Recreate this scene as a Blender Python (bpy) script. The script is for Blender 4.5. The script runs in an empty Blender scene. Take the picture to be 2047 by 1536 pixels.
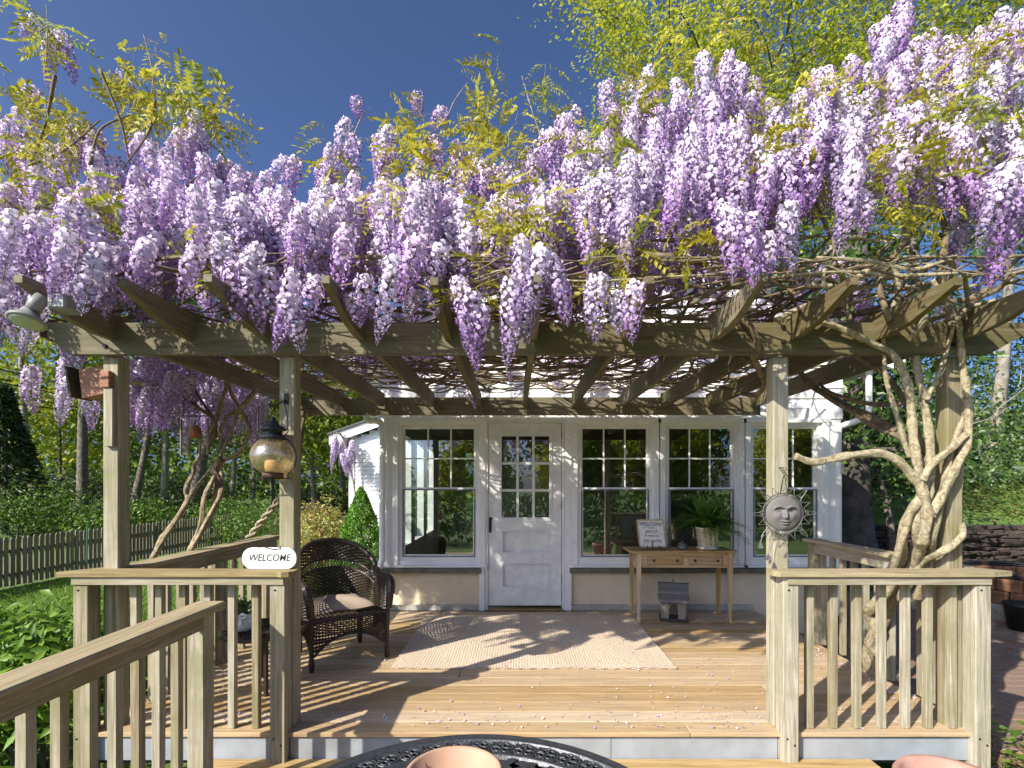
import bpy, bmesh, math, random
import numpy as np
from mathutils import Vector, Matrix, Euler
random.seed(7); rng = np.random.default_rng(7)
S = bpy.context.scene
COL = S.collection
R = math.radians
# ------------------------------------------------------------------ camera
F, CX, CY, H = 1036.0, 1029.0, 968.0, 1.385        # focal length and vanishing point in photo pixels, eye height over the deck
cd = bpy.data.cameras.new('camera'); cam = bpy.data.objects.new('camera', cd); COL.objects.link(cam)
cd.sensor_width = 36; cd.lens = 36 * F / 2047; cd.clip_start = .05; cd.clip_end = 600
cam.location = (0, 0, H); cam.rotation_euler = (R(90), 0, 0)
cd.shift_x = -(CX - 1023.5) / 2047; cd.shift_y = (CY - 768) / 2047
S.camera = cam
# ------------------------------------------------------------------ sky, sun, exposure
SUN_AZ, SUN_EL = 48.0, 35.0                         # light travels towards +Y turned 48 degrees to +X
wd = bpy.data.worlds.new('World'); S.world = wd; wd.use_nodes = True
nt = wd.node_tree; sk = nt.nodes.new('ShaderNodeTexSky'); sk.sky_type = 'NISHITA'; sk.sun_disc = False
sk.sun_elevation = R(SUN_EL); sk.sun_rotation = R(180 + SUN_AZ); sk.air_density = .40; sk.dust_density = 2.6; sk.ozone_density = 7.5; sk.altitude = 0
bg = nt.nodes['Background']; bg.inputs[1].default_value = .14; nt.links.new(sk.outputs[0], bg.inputs[0])
sl = bpy.data.lights.new('sun', 'SUN'); sl.energy = 4.8; sl.angle = R(.53); sl.color = (1, .93, .8)
so = bpy.data.objects.new('sun', sl); COL.objects.link(so)
d = Vector((math.sin(R(SUN_AZ)) * math.cos(R(SUN_EL)), math.cos(R(SUN_AZ)) * math.cos(R(SUN_EL)), -math.sin(R(SUN_EL))))
so.rotation_euler = d.to_track_quat('-Z', 'Y').to_euler(); so.location = (-8, -8, 12)
vs = S.view_settings; vs.view_transform = 'Standard'; vs.look = 'None'; vs.exposure = 0.83; vs.gamma = 1
S.render.engine = 'CYCLES'; S.cycles.max_bounces = 9; S.cycles.diffuse_bounces = 7; S.cycles.transparent_max_bounces = 12; S.cycles.use_denoising = True

# ------------------------------------------------------------------ helpers
def P(px, py, Y): return Vector(((px - CX) * Y / F, Y, H - (py - CY) * Y / F))
def lerp(a, b, t): return a + (b - a) * t
def interp(x, pts): return float(np.interp(x, [p[0] for p in pts], [p[1] for p in pts]))
WL = {}
def thing(name, label, cat, loc=(0, 0, 0), rz=None, group=None, kind=None):
    o = bpy.data.objects.new(name, None); COL.objects.link(o); o.empty_display_size = .1
    o.location = loc; o['label'] = label; o['category'] = cat
    if rz is not None: o.rotation_euler = (0, 0, rz)
    if group: o['group'] = group
    if kind: o['kind'] = kind
    WL[o.name] = Vector((0, 0, 0)) if rz is not None else Vector(loc)
    return o
def tag(o, label, cat, group=None, kind=None):
    o['label'] = label; o['category'] = cat
    if group: o['group'] = group
    if kind: o['kind'] = kind
    return o
def add(name, me, parent=None, at=(0, 0, 0), rot=None, scale=None):
    o = bpy.data.objects.new(name, me); COL.objects.link(o); at = Vector(at)
    if parent: o.parent = parent; o.location = at - WL[parent.name]
    else: o.location = at
    WL[o.name] = at
    if rot is not None: o.rotation_euler = rot
    if scale is not None: o.scale = scale if hasattr(scale, '__len__') else (scale,) * 3
    return o
CUBEF = [(0, 3, 2, 1), (4, 5, 6, 7), (0, 1, 5, 4), (1, 2, 6, 5), (2, 3, 7, 6), (3, 0, 4, 7)]
class MB:
    def __init__(s): s.v = []; s.f = []; s.m = []
    def raw(s, v, f, mi=0):
        n = len(s.v); s.v += [tuple(x) for x in v]; s.f += [tuple(i + n for i in q) for q in f]; s.m += [mi] * len(f); return s
    def box(s, a, b, mi=0, c=0.0):
        x0, y0, z0 = a; x1, y1, z1 = b
        if not c: return s.raw([(x0, y0, z0), (x1, y0, z0), (x1, y1, z0), (x0, y1, z0), (x0, y0, z1), (x1, y0, z1), (x1, y1, z1), (x0, y1, z1)], CUBEF, mi)
        v = []; idx = {}
        X, Y, Z = (x0, x1), (y0, y1), (z0, z1); g = (1, -1)
        for i in (0, 1):
            for j in (0, 1):
                for k in (0, 1):
                    p = (X[i], Y[j], Z[k]); o = (g[i] * c, g[j] * c, g[k] * c)
                    for ax in range(3):
                        q = [p[t] + (0 if t == ax else o[t]) for t in range(3)]
                        idx[i, j, k, ax] = len(v); v.append(q)
        f = []
        for ax in range(3):
            a1, a2 = [t for t in range(3) if t != ax]
            for e in (0, 1):
                q = []
                for (m, n) in ((0, 0), (1, 0), (1, 1), (0, 1)):
                    t = [0, 0, 0]; t[ax] = e; t[a1] = m; t[a2] = n; q.append(idx[t[0], t[1], t[2], ax])
                f.append(q)
            for m in (0, 1):
                for n in (0, 1):
                    t0 = [0, 0, 0]; t1 = [0, 0, 0]; t0[a1] = t1[a1] = m; t0[a2] = t1[a2] = n; t0[ax] = 0; t1[ax] = 1
                    f.append([idx[(*t0, a1)], idx[(*t1, a1)], idx[(*t1, a2)], idx[(*t0, a2)]])
        for i in (0, 1):
            for j in (0, 1):
                for k in (0, 1): f.append([idx[i, j, k, 0], idx[i, j, k, 1], idx[i, j, k, 2]])
        return s.raw(v, f, mi)
    def obox(s, p, q, w, h, mi=0, up=(0, 0, 1)):     # a bar from p to q, w wide and h high
        p = Vector(p); q = Vector(q); a = (q - p).normalized(); u = Vector(up)
        b = a.cross(u); b = b.normalized() if b.length > 1e-5 else Vector((1, 0, 0)); c = b.cross(a)
        v = [e + b * (i * w / 2) + c * (j * h / 2) for e in (p, q) for (i, j) in ((-1, -1), (1, -1), (1, 1), (-1, 1))]
        return s.raw(v, CUBEF, mi)
    def prism(s, poly, y0, y1, ax=1, mi=0):          # polygon in the plane across axis ax
        n = len(poly); v = []
        for y in (y0, y1):
            for (a, b) in poly: v.append((y, a, b) if ax == 0 else (a, y, b) if ax == 1 else (a, b, y))
        return s.raw(v, [tuple(range(n - 1, -1, -1)), tuple(range(n, 2 * n))] + [(i, (i + 1) % n, n + (i + 1) % n, n + i) for i in range(n)], mi)
    def tube(s, pts, r, n=6, mi=0, closed=False, cap=True, wob=0, ridge=0):
        pts = [Vector(p) for p in pts]; m = len(pts); rr = r if hasattr(r, '__len__') else [r] * m
        v = []; f = []; up = Vector((.31, .17, .93))
        for i, p in enumerate(pts):
            a = pts[(i + 1) % m] - pts[i - 1] if closed else pts[min(i + 1, m - 1)] - pts[max(i - 1, 0)]
            a = a.normalized() if a.length > 1e-9 else Vector((0, 0, 1))
            b = up - a * up.dot(a)
            if b.length < 1e-3: b = Vector((1, .3, 0)) - a * a.x
            b.normalize(); up = b; c = a.cross(b)
            for k in range(n):
                t = 2 * math.pi * k / n; q = rr[i] * (1 + (random.uniform(-wob, wob) if wob else 0) + (ridge * (math.sin(3 * t + i * .33) + .55 * math.sin(5 * t - i * .21 + 1)) if ridge else 0))
                v.append(p + b * (math.cos(t) * q) + c * (math.sin(t) * q))
        for i in range(m if closed else m - 1):
            for k in range(n):
                j = (i + 1) % m; f.append((i * n + k, i * n + (k + 1) % n, j * n + (k + 1) % n, j * n + k))
        if cap and not closed: f += [tuple(range(n - 1, -1, -1)), tuple((m - 1) * n + k for k in range(n))]
        return s.raw(v, f, mi)
    def lathe(s, prof, c=(0, 0, 0), n=20, mi=0):
        v = []; f = []; c = Vector(c)
        for (r, z) in prof:
            for k in range(n):
                t = 2 * math.pi * k / n; v.append(c + Vector((r * math.cos(t), r * math.sin(t), z)))
        for i in range(len(prof) - 1):
            for k in range(n): f.append((i * n + k, i * n + (k + 1) % n, (i + 1) * n + (k + 1) % n, (i + 1) * n + k))
        f += [tuple(range(n - 1, -1, -1)), tuple((len(prof) - 1) * n + k for k in range(n))]
        return s.raw(v, f, mi)
    def mesh(s, name, mats, smooth=False, shift=None):
        me = bpy.data.meshes.new(name); v = s.v
        if shift is not None: v = [(p[0] - shift[0], p[1] - shift[1], p[2] - shift[2]) for p in v]
        me.from_pydata(v, [], s.f)
        for m in (mats if isinstance(mats, (list, tuple)) else [mats]): me.materials.append(m)
        if any(s.m): me.polygons.foreach_set('material_index', s.m)
        if smooth: me.shade_smooth()
        me.update(); return me
    def build(s, name, mats, parent=None, smooth=False, origin=None):
        a = np.array(s.v)
        o = Vector(origin) if origin is not None else Vector(((a[:, 0].min() + a[:, 0].max()) / 2, (a[:, 1].min() + a[:, 1].max()) / 2, a[:, 2].min()))
        return add(name, s.mesh(name, mats, smooth, o), parent, o)
def fast(name, v, f, mats, col=None, mi=None, smooth=False):       # numpy triangles or quads to a mesh
    me = bpy.data.meshes.new(name); v = np.asarray(v, np.float32); f = np.asarray(f, np.int32); k = f.shape[1]
    me.vertices.add(len(v)); me.vertices.foreach_set('co', v.ravel())
    me.loops.add(f.size); me.loops.foreach_set('vertex_index', f.ravel())
    me.polygons.add(len(f)); me.polygons.foreach_set('loop_start', np.arange(0, f.size, k, dtype=np.int32))
    for m in (mats if isinstance(mats, (list, tuple)) else [mats]): me.materials.append(m)
    if mi is not None: me.polygons.foreach_set('material_index', np.asarray(mi, np.int32))
    if col is not None:
        a = me.color_attributes.new('tint', 'FLOAT_COLOR', 'POINT'); c = np.ones((len(v), 4), np.float32); c[:, :3] = col; a.data.foreach_set('color', c.ravel())
    me.update(calc_edges=True); me.validate()
    if smooth: me.shade_smooth()
    return me
def spline(pts, n=6):
    p = [Vector(q) for q in pts]; out = []
    for i in range(len(p) - 1):
        a, b, c, e = p[max(i - 1, 0)], p[i], p[i + 1], p[min(i + 2, len(p) - 1)]
        for k in range(n):
            t = k / n; out.append(.5 * (2 * b + (c - a) * t + (2 * a - 5 * b + 4 * c - e) * t * t + (3 * b - a - 3 * c + e) * t ** 3))
    return out + [p[-1]]
def unit(n):
    a = rng.normal(size=(n, 3)); return a / np.linalg.norm(a, axis=1)[:, None]
def leafarr(C, size, N=None, asp=.42, fold=.25, U=None):            # folded leaves: 4 verts, 2 triangles each
    n = len(C); size = np.broadcast_to(np.asarray(size, float), (n,))[:, None]
    if N is None: N = unit(n)
    if U is None: U = unit(n)
    U = U - N * (U * N).sum(1)[:, None]; U /= np.linalg.norm(U, axis=1)[:, None] + 1e-9; V = np.cross(N, U)
    v = np.stack([C - U * size * .5, C + V * size * asp * .5 + N * size * fold * .3, C + U * size * .5 - N * size * fold * .25, C - V * size * asp * .5 + N * size * fold * .3], 1).reshape(-1, 3)
    b = np.arange(n)[:, None] * 4
    return v, np.concatenate([b + [0, 1, 2], b + [0, 2, 3]], 1).reshape(-1, 3)

# ------------------------------------------------------------------ materials
MATS = {}
def nm(name):
    m = bpy.data.materials.new(name); m.use_nodes = True; t = m.node_tree; return m, t, t.nodes['Principled BSDF'], t.nodes.new, t.links.new
def ramp(N, stops):
    r = N('ShaderNodeValToRGB'); e = r.color_ramp.elements
    while len(e) < len(stops): e.new(.5)
    for q, (p, c) in zip(e, stops): q.position = p; q.color = (*c, 1)
    return r
def plain(name, c, rough=.5, var=.12, metal=0, bump=.0, scale=30, spec=.5, c2=None, lo=.35, hi=.65, det=4):
    m, t, b, N, L = nm(name); b.inputs['Roughness'].default_value = rough; b.inputs['Metallic'].default_value = metal; b.inputs['Specular IOR Level'].default_value = spec
    tc = N('ShaderNodeTexCoord'); no = N('ShaderNodeTexNoise'); no.inputs['Scale'].default_value = scale; no.inputs['Detail'].default_value = det; L(tc.outputs['Object'], no.inputs['Vector'])
    c2 = c2 or tuple(x * (1 - var * 2) for x in c)
    r = ramp(N, [(lo, c2), (hi, c)]); L(no.outputs['Fac'], r.inputs[0]); L(r.outputs[0], b.inputs['Base Color'])
    if bump:
        bp = N('ShaderNodeBump'); bp.inputs['Strength'].default_value = bump; bp.inputs['Distance'].default_value = .01; L(no.outputs['Fac'], bp.inputs['Height']); L(bp.outputs[0], b.inputs['Normal'])
    return m
def wood(name, axis, c1, c2, c3=None, alg=.0, rough=.75, bump=.35, algc=(.17, .17, .06)):
    m, t, b, N, L = nm(name); b.inputs['Roughness'].default_value = rough; b.inputs['Specular IOR Level'].default_value = .3
    tc = N('ShaderNodeTexCoord'); oi = N('ShaderNodeObjectInfo'); mu = N('ShaderNodeMath'); mu.operation = 'MULTIPLY'; mu.inputs[1].default_value = 43; L(oi.outputs['Random'], mu.inputs[0])
    ad = N('ShaderNodeVectorMath'); L(tc.outputs['Object'], ad.inputs[0]); L(mu.outputs[0], ad.inputs[1])
    mp = N('ShaderNodeMapping'); sc = [38, 38, 38]; sc[axis] = 1.6; mp.inputs['Scale'].default_value = sc; L(ad.outputs[0], mp.inputs[0])
    no = N('ShaderNodeTexNoise'); no.inputs['Scale'].default_value = 1.6; no.inputs['Detail'].default_value = 7; no.inputs['Roughness'].default_value = .62; no.inputs['Distortion'].default_value = .7; L(mp.outputs[0], no.inputs['Vector'])
    r = ramp(N, [(.3, c1), (.5, c2), (.72, c3 or c2)]); L(no.outputs['Fac'], r.inputs[0])
    n2 = N('ShaderNodeTexNoise'); n2.inputs['Scale'].default_value = 3.1; n2.inputs['Detail'].default_value = 5; n2.inputs['Roughness'].default_value = .65; L(ad.outputs[0], n2.inputs['Vector'])
    r2 = ramp(N, [(.42, (0, 0, 0)), (.68, (alg, alg, alg))]); L(n2.outputs['Fac'], r2.inputs[0])
    mx = N('ShaderNodeMix'); mx.data_type = 'RGBA'; L(r2.outputs[0], mx.inputs['Factor']); L(r.outputs[0], mx.inputs['A']); mx.inputs['B'].default_value = (*algc, 1)
    hs = N('ShaderNodeHueSaturation'); mr = N('ShaderNodeMapRange'); mr.inputs[3].default_value = .8; mr.inputs[4].default_value = 1.18; L(oi.outputs['Random'], mr.inputs[0]); L(mr.outputs[0], hs.inputs['Value']); L(mx.outputs['Result'], hs.inputs['Color'])
    mr2 = N('ShaderNodeMapRange'); mr2.inputs[3].default_value = 1.15; mr2.inputs[4].default_value = .7; L(oi.outputs['Random'], mr2.inputs[0]); L(mr2.outputs[0], hs.inputs['Saturation'])
    L(hs.outputs[0], b.inputs['Base Color'])
    bp = N('ShaderNodeBump'); bp.inputs['Strength'].default_value = bump; bp.inputs['Distance'].default_value = .004; L(no.outputs['Fac'], bp.inputs['Height']); L(bp.outputs[0], b.inputs['Normal'])
    return m
def leafmat(name, cols, trans=.35, rough=.45, attr=False, spec=.35):
    m, t, b, N, L = nm(name); b.inputs['Roughness'].default_value = rough; b.inputs['Specular IOR Level'].default_value = spec
    if attr:
        a = N('ShaderNodeAttribute'); a.attribute_name = 'tint'; oi = N('ShaderNodeObjectInfo'); hs = N('ShaderNodeHueSaturation'); ge = N('ShaderNodeNewGeometry')
        mr = N('ShaderNodeMapRange'); mr.inputs[3].default_value = .82; mr.inputs[4].default_value = 1.12; L(ge.outputs['Random Per Island'], mr.inputs[0]); L(mr.outputs[0], hs.inputs['Value'])
        m2 = N('ShaderNodeMapRange'); m2.inputs[3].default_value = .485; m2.inputs[4].default_value = .52; L(oi.outputs['Random'], m2.inputs[0]); L(m2.outputs[0], hs.inputs['Hue'])
        m3 = N('ShaderNodeMapRange'); m3.inputs[3].default_value = .72; m3.inputs[4].default_value = 1.25; L(oi.outputs['Random'], m3.inputs[0]); L(m3.outputs[0], hs.inputs['Saturation'])
        L(a.outputs['Color'], hs.inputs['Color']); out = hs.outputs[0]
    else:
        ge = N('ShaderNodeNewGeometry'); r = ramp(N, [(i / max(1, len(cols) - 1), c) for i, c in enumerate(cols)]); L(ge.outputs['Random Per Island'], r.inputs[0]); out = r.outputs[0]
    L(out, b.inputs['Base Color'])
    tr = N('ShaderNodeBsdfTranslucent'); L(out, tr.inputs['Color']); mx = N('ShaderNodeMixShader'); mx.inputs[0].default_value = trans
    L(b.outputs[0], mx.inputs[1]); L(tr.outputs[0], mx.inputs[2]); L(mx.outputs[0], t.nodes['Material Output'].inputs[0])
    return m
def glassmat(name, refl=.14, tint=(.92, .96, .94), rough=0.0, wav=0):
    m, t, b, N, L = nm(name); t.nodes.remove(b)
    tr = N('ShaderNodeBsdfTransparent'); tr.inputs[0].default_value = (*tint, 1); gl = N('ShaderNodeBsdfGlossy'); gl.inputs['Roughness'].default_value = rough
    fr = N('ShaderNodeLayerWeight'); fr.inputs[0].default_value = .12; ma = N('ShaderNodeMath'); ma.operation = 'ADD'; ma.use_clamp = True; ma.inputs[1].default_value = refl; L(fr.outputs['Fresnel'], ma.inputs[0])
    mx = N('ShaderNodeMixShader'); L(ma.outputs[0], mx.inputs[0]); L(tr.outputs[0], mx.inputs[1]); L(gl.outputs[0], mx.inputs[2]); L(mx.outputs[0], t.nodes['Material Output'].inputs[0])
    if wav:
        no = N('ShaderNodeTexNoise'); no.inputs['Scale'].default_value = 4; bp = N('ShaderNodeBump'); bp.inputs['Strength'].default_value = wav; bp.inputs['Distance'].default_value = .002
        tc = N('ShaderNodeTexCoord'); L(tc.outputs['Object'], no.inputs['Vector']); L(no.outputs['Fac'], bp.inputs['Height']); L(bp.outputs[0], gl.inputs['Normal'])
    return m
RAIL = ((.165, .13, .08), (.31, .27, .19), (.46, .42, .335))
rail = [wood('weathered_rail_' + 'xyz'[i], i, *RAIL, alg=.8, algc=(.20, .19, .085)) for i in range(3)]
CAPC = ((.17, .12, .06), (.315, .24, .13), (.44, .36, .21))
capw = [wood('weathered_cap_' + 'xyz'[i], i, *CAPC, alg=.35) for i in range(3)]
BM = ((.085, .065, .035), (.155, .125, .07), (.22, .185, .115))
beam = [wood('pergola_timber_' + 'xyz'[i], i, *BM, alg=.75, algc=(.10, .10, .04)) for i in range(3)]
deckw = wood('deck_board_wood', 0, (.27, .165, .075), (.42, .285, .145), (.52, .38, .21), alg=.5, algc=(.33, .265, .17), rough=.6)
lowdeck = wood('lower_deck_wood', 0, (.26, .16, .07), (.46, .32, .15), (.56, .42, .22), alg=.1)
white = plain('white_paint', (.85, .85, .84), .45, .05, scale=6, bump=.05)
offwhite = plain('door_white_paint', (.82, .82, .81), .4, .08, scale=9, bump=.08)
siding = plain('white_siding', (.84, .84, .84), .5, .03, scale=4)
stucco = plain('cream_stucco', (.72, .62, .455), .9, .1, scale=5, bump=.35, det=9, c2=(.64, .54, .39))
slate = plain('sill_slate', (.17, .17, .13), .8, .2, scale=12, bump=.4)
fascia = plain('grey_blue_paint', (.30, .33, .37), .6, .12, scale=7, bump=.2, c2=(.24, .26, .28))
darkm = plain('dark_iron', (.035, .03, .028), .5, .2, metal=.4, bump=.2, scale=60)
castm = plain('cast_aluminium', (.075, .08, .088), .42, .15, metal=.55, bump=.25, scale=70)
tin = plain('weathered_tin', (.32, .31, .29), .5, .25, metal=.7, scale=18, bump=.2)
bark = plain('vine_bark', (.42, .365, .24), .92, .22, scale=36, bump=1.0, c2=(.17, .135, .08), lo=.38, hi=.58)
for nd in [x for x in bark.node_tree.nodes if x.type == 'TEX_NOISE']:
    nd.inputs['Roughness'].default_value = .72; nd.inputs['Detail'].default_value = 9; nd.inputs['Distortion'].default_value = .8
barkd = plain('shaded_vine_bark', (.21, .16, .095), .9, .25, scale=26, bump=.6, c2=(.10, .075, .045))  # darker copy of the vine bark, shade under the blossom put into its colour
treebark = plain('tree_bark', (.17, .145, .12), .9, .25, scale=9, bump=.8, c2=(.07, .06, .05))
palebark = plain('pale_tree_bark', (.30, .27, .23), .9, .2, scale=7, bump=.6, c2=(.17, .15, .12))
petal = leafmat('wisteria_petal', None, .30, .55, attr=True, spec=.2)
wleaf = leafmat('wisteria_leaf', [(.30, .31, .022), (.46, .44, .035), (.52, .41, .05), (.32, .38, .04), (.56, .49, .055)], .45, .4)
wleafg = leafmat('wisteria_green_leaf', [(.20, .27, .03), (.36, .40, .05), (.46, .44, .06)], .48, .4)
glass = glassmat('window_glass', .20, tint=(.80, .86, .83), wav=.05)
doorglass = glassmat('old_door_glass', .15, wav=.25)
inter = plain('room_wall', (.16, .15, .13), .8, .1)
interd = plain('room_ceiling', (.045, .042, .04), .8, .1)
wick = plain('dark_brown_wicker', (.055, .032, .022), .38, .25, scale=90, bump=.3, c2=(.02, .012, .009))
# ------------------------------------------------------------------ ground
def sm(x, a, b): t = min(1, max(0, (x - a) / (b - a))); return t * t * (3 - 2 * t)
def ground(x, y):
    z = -.5 + .2 * sm(x, 2.0, 3.0) * (1 - sm(y, 30, 40))
    if y > 9.1 and x > 3.7: z += (.95 + .30 * min(y - 9.3, 14)) * sm(y, 9.15, 9.5) * sm(x, 3.7, 4.4)
    if x < -9.6: z += .35 * sm(-x, 9.6, 22) + .15 * math.sin(x * .7 + y * .4)
    return z
def grid(xs, ys, fz, mat, name):
    v = [(x, y, fz(x, y)) for y in ys for x in xs]; n = len(xs)
    f = [(j * n + i, j * n + i + 1, (j + 1) * n + i + 1, (j + 1) * n + i) for j in range(len(ys) - 1) for i in range(n - 1)]
    return MB().raw(v, f).build(name, mat, None, True, (0, 0, 0))
lawnm = plain('lawn_green', (.11, .19, .03), .9, .3, scale=2.2, bump=.5, c2=(.06, .11, .02))
xs = sorted(set([-300, -150, -80, -50, -35] + [-28 + i * 1.0 for i in range(31)] + [2 + i * .25 for i in range(13)] + [5.5 + i for i in range(14)] + [24, 40, 80, 150, 300]))
ys = sorted(set([-200, -100, -50, -30] + [-20 + i * 2 for i in range(13)] + [5 + i * .25 for i in range(40)] + [15 + i * 1.5 for i in range(16)] + [45, 60, 90, 150, 400]))
lawn = grid(xs, ys, ground, lawnm, 'lawn'); tag(lawn, 'green lawn and ground round the deck, rising to a bank beside the house', 'lawn', kind='structure')
# ------------------------------------------------------------------ deck
YF = 2.887
deck = thing('deck', 'tan weathered wooden porch deck one step up from the lower deck', 'deck', (0, YF, 0), kind='structure')
nb = 20; bw = (5.64 - YF) / nb
for k in range(nb):
    y0 = YF + k * bw; y1 = y0 + bw - .0065
    cuts = [-2.42] + ({0: [.98], 2: [-1.5], 4: [1.7], 6: [-.4], 9: [1.1], 12: [-1.2], 15: [.5]}.get(k, [])) + [2.63]
    for a, b in zip(cuts, cuts[1:]): MB().box((a + .002, y0, -.026), (b - .002, y1, random.uniform(-.0015, .0008)), c=.003).build('deck_board', deckw, deck)
for a, b in ((-2.40, -1.36), (-1.26, .54), (.543, 1.475), (1.57, 2.54)):
    MB().box((a, YF + .02, -.165), (b, YF + .055, -.0285), c=.002).build('fascia_board', fascia, deck)
MB().box((-2.40, YF + .06, -.20), (2.61, 5.64, -.04)).build('joist_frame', plain('dark_joist', (.06, .05, .04), .9), deck)
lower = thing('lower_deck', 'lower wooden deck of tan boards in front of the step', 'deck', (0, 1, -.15), kind='structure')
for k in range(22):
    y1 = 2.90 - k * .142; x1 = 1.93 + random.uniform(-.09, .09)
    MB().box((-1.75, y1 - .137, -.185), (x1, y1, -.152), c=.003).build('deck_board', lowdeck, lower)
# ------------------------------------------------------------------ pergola
pg = thing('pergola', 'weathered timber pergola over the porch deck carrying wisteria', 'pergola', (0, 2.9, 0))
for (x0, x1) in ((-2.346, -2.255), (-1.341, -1.253), (1.472, 1.560), (2.463, 2.553)):
    MB().box((x0, 2.95, -.3 if abs(x0) > 2 else .0), (x1, 3.04, 2.115), c=.006).build('post', rail[2], pg)
MB().box((-2.385, 5.37, -.4), (-2.297, 5.458, 2.11), c=.006).build('post', rail[2], pg)
zb0, zb1 = 2.113, 2.29
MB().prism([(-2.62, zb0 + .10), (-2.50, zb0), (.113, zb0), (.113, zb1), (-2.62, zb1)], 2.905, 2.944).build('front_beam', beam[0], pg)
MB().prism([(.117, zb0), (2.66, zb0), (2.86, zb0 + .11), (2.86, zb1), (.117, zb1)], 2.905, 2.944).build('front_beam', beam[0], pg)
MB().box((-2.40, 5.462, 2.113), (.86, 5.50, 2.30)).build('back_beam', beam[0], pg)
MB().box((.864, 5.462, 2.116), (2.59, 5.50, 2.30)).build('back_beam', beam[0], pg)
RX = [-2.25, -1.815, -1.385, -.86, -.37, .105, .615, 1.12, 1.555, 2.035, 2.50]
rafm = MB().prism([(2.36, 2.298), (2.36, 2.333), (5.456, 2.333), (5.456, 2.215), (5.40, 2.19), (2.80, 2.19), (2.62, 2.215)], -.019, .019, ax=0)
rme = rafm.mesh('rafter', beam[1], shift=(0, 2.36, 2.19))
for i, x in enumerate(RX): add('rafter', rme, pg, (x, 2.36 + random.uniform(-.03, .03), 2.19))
bolt = MB().raw([], []); bolt.lathe([(.013, 0), (.013, .008), (.006, .009)], n=8); bme = bolt.mesh('bolt', darkm)
for (px, py) in ((210, 657), (210, 692), (1565, 655), (1565, 684), (1905, 660), (1905, 689)):
    q = P(px, py, 2.905); add('bolt', bme, pg, q, (R(90), 0, 0))
# ------------------------------------------------------------------ railings
def railing(label, group='weathered wooden railings round the deck'):
    return thing('railing', label, 'railing', (0, 0, 0), group=group)
balm = {}
def baluster(par, x, y, z0, z1):
    h = round(z1 - z0, 3)
    if h not in balm: balm[h] = MB().box((-.019, -.019, 0), (.019, .019, h), c=.002).mesh('baluster', rail[2])
    add('baluster', balm[h], par, (x, y, z0 + .001), (0, 0, random.uniform(-.03, .03)))
ZC = .905
rl = railing('front railing with the oval sign, between the nest box post and the deck opening')
MB().prism([(-2.505, 2.83), (-1.30, 2.83), (-1.27, 2.815), (-1.235, 2.83), (-1.215, 2.865), (-1.225, 2.93), (-1.235, 2.948), (-2.25, 2.948), (-2.25, 3.02), (-2.35, 3.02)], ZC - .028, ZC, ax=2).build('cap', capw[0], rl)
MB().box((-2.437, 2.845, ZC - .075), (-1.27, 2.853, ZC - .03), c=.002).build('apron', rail[0], rl)
for x in (-2.436, -1.351): MB().box((x, 2.855, -.16 if x > -2 else -.45), (x + .086, 2.945, ZC - .029), c=.005).build('post', rail[2], rl)
for px in (209, 260, 309.5, 357, 407, 455, 503): baluster(rl, (px - CX) * 2.93 / F + .019, 2.949, 0, ZC - .03)
rr = railing('front railing below the sun ornament, between the deck opening and the brick patio')
MB().prism([(1.425, 2.865), (1.45, 2.83), (2.62, 2.83), (2.745, 2.86), (2.62, 3.02), (2.565, 3.02), (2.565, 2.948), (1.43, 2.948)], ZC - .028, ZC, ax=2).build('cap', capw[0], rr)
MB().box((1.50, 2.845, ZC - .075), (2.622, 2.853, ZC - .03), c=.002).build('apron', rail[0], rr)
for x in (1.480, 2.540): MB().box((x, 2.855, -.16 if x < 2 else -.4), (x + .087, 2.945, ZC - .029), c=.005).build('post', rail[2], rr)
for px in (1614, 1661.6, 1709.5, 1759, 1807, 1852, 1900): baluster(rr, (px - CX) * 2.93 / F + .019, 2.949, 0, ZC - .03)
for par, xs_ in ((rl, (-2.436, -1.351)), (rr, (1.480, 2.540))):
    for x in xs_:
        for (dx_, z_) in ((.022, -.02), (.062, -.055), (.03, .80), (.06, .835)): add('screw', bme, par, (x + dx_, 2.856, z_), (R(90), 0, 0), .45)
sl_ = railing('side railing along the lawn edge of the deck behind the wicker chair')
MB().box((-2.345, 3.05, ZC - .03), (-2.20, 4.90, ZC - .001), c=.004).build('cap', capw[1], sl_)
MB().box((-2.275, 3.05, ZC - .118), (-2.237, 4.88, ZC - .032), c=.002).build('rail', rail[1], sl_)
for y in (3.95, 4.81): MB().box((-2.35, y, -.45), (-2.278, y + .088, ZC - .031), c=.005).build('post', rail[2], sl_)
for k in range(13): baluster(sl_, -2.295, 3.15 + k * .135, 0, ZC - .032)
sr = railing('side railing along the brick patio edge of the deck under the twisted vine')
MB().box((2.56, 3.05, ZC - .03), (2.70, 4.62, ZC - .001), c=.004).build('cap', capw[1], sr)
MB().box((2.60, 3.05, ZC - .118), (2.638, 4.60, ZC - .032), c=.002).build('rail', rail[1], sr)
for y in (4.50,): MB().box((2.59, y, -.4), (2.678, y + .088, ZC - .031), c=.005).build('post', rail[2], sr)
for k in range(11): baluster(sr, 2.66, 3.12 + k * .135, 0, ZC - .032)
ra = railing('handrail of the lower deck, nearest the camera, running towards the viewer')
MB().box((-1.655, .5, .735), (-1.51, 2.71, .775), c=.006).build('cap', capw[1], ra)
MB().box((-1.600, .5, .655), (-1.562, 2.69, .733), c=.002).build('rail', rail[1], ra)
MB().box((-1.645, 2.60, -.4), (-1.560, 2.688, .733), c=.005).build('post', rail[2], ra)
for k in range(14): baluster(ra, -1.581 - .019 + .0, 2.455 - k * .1265, -.14, .732)
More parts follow.
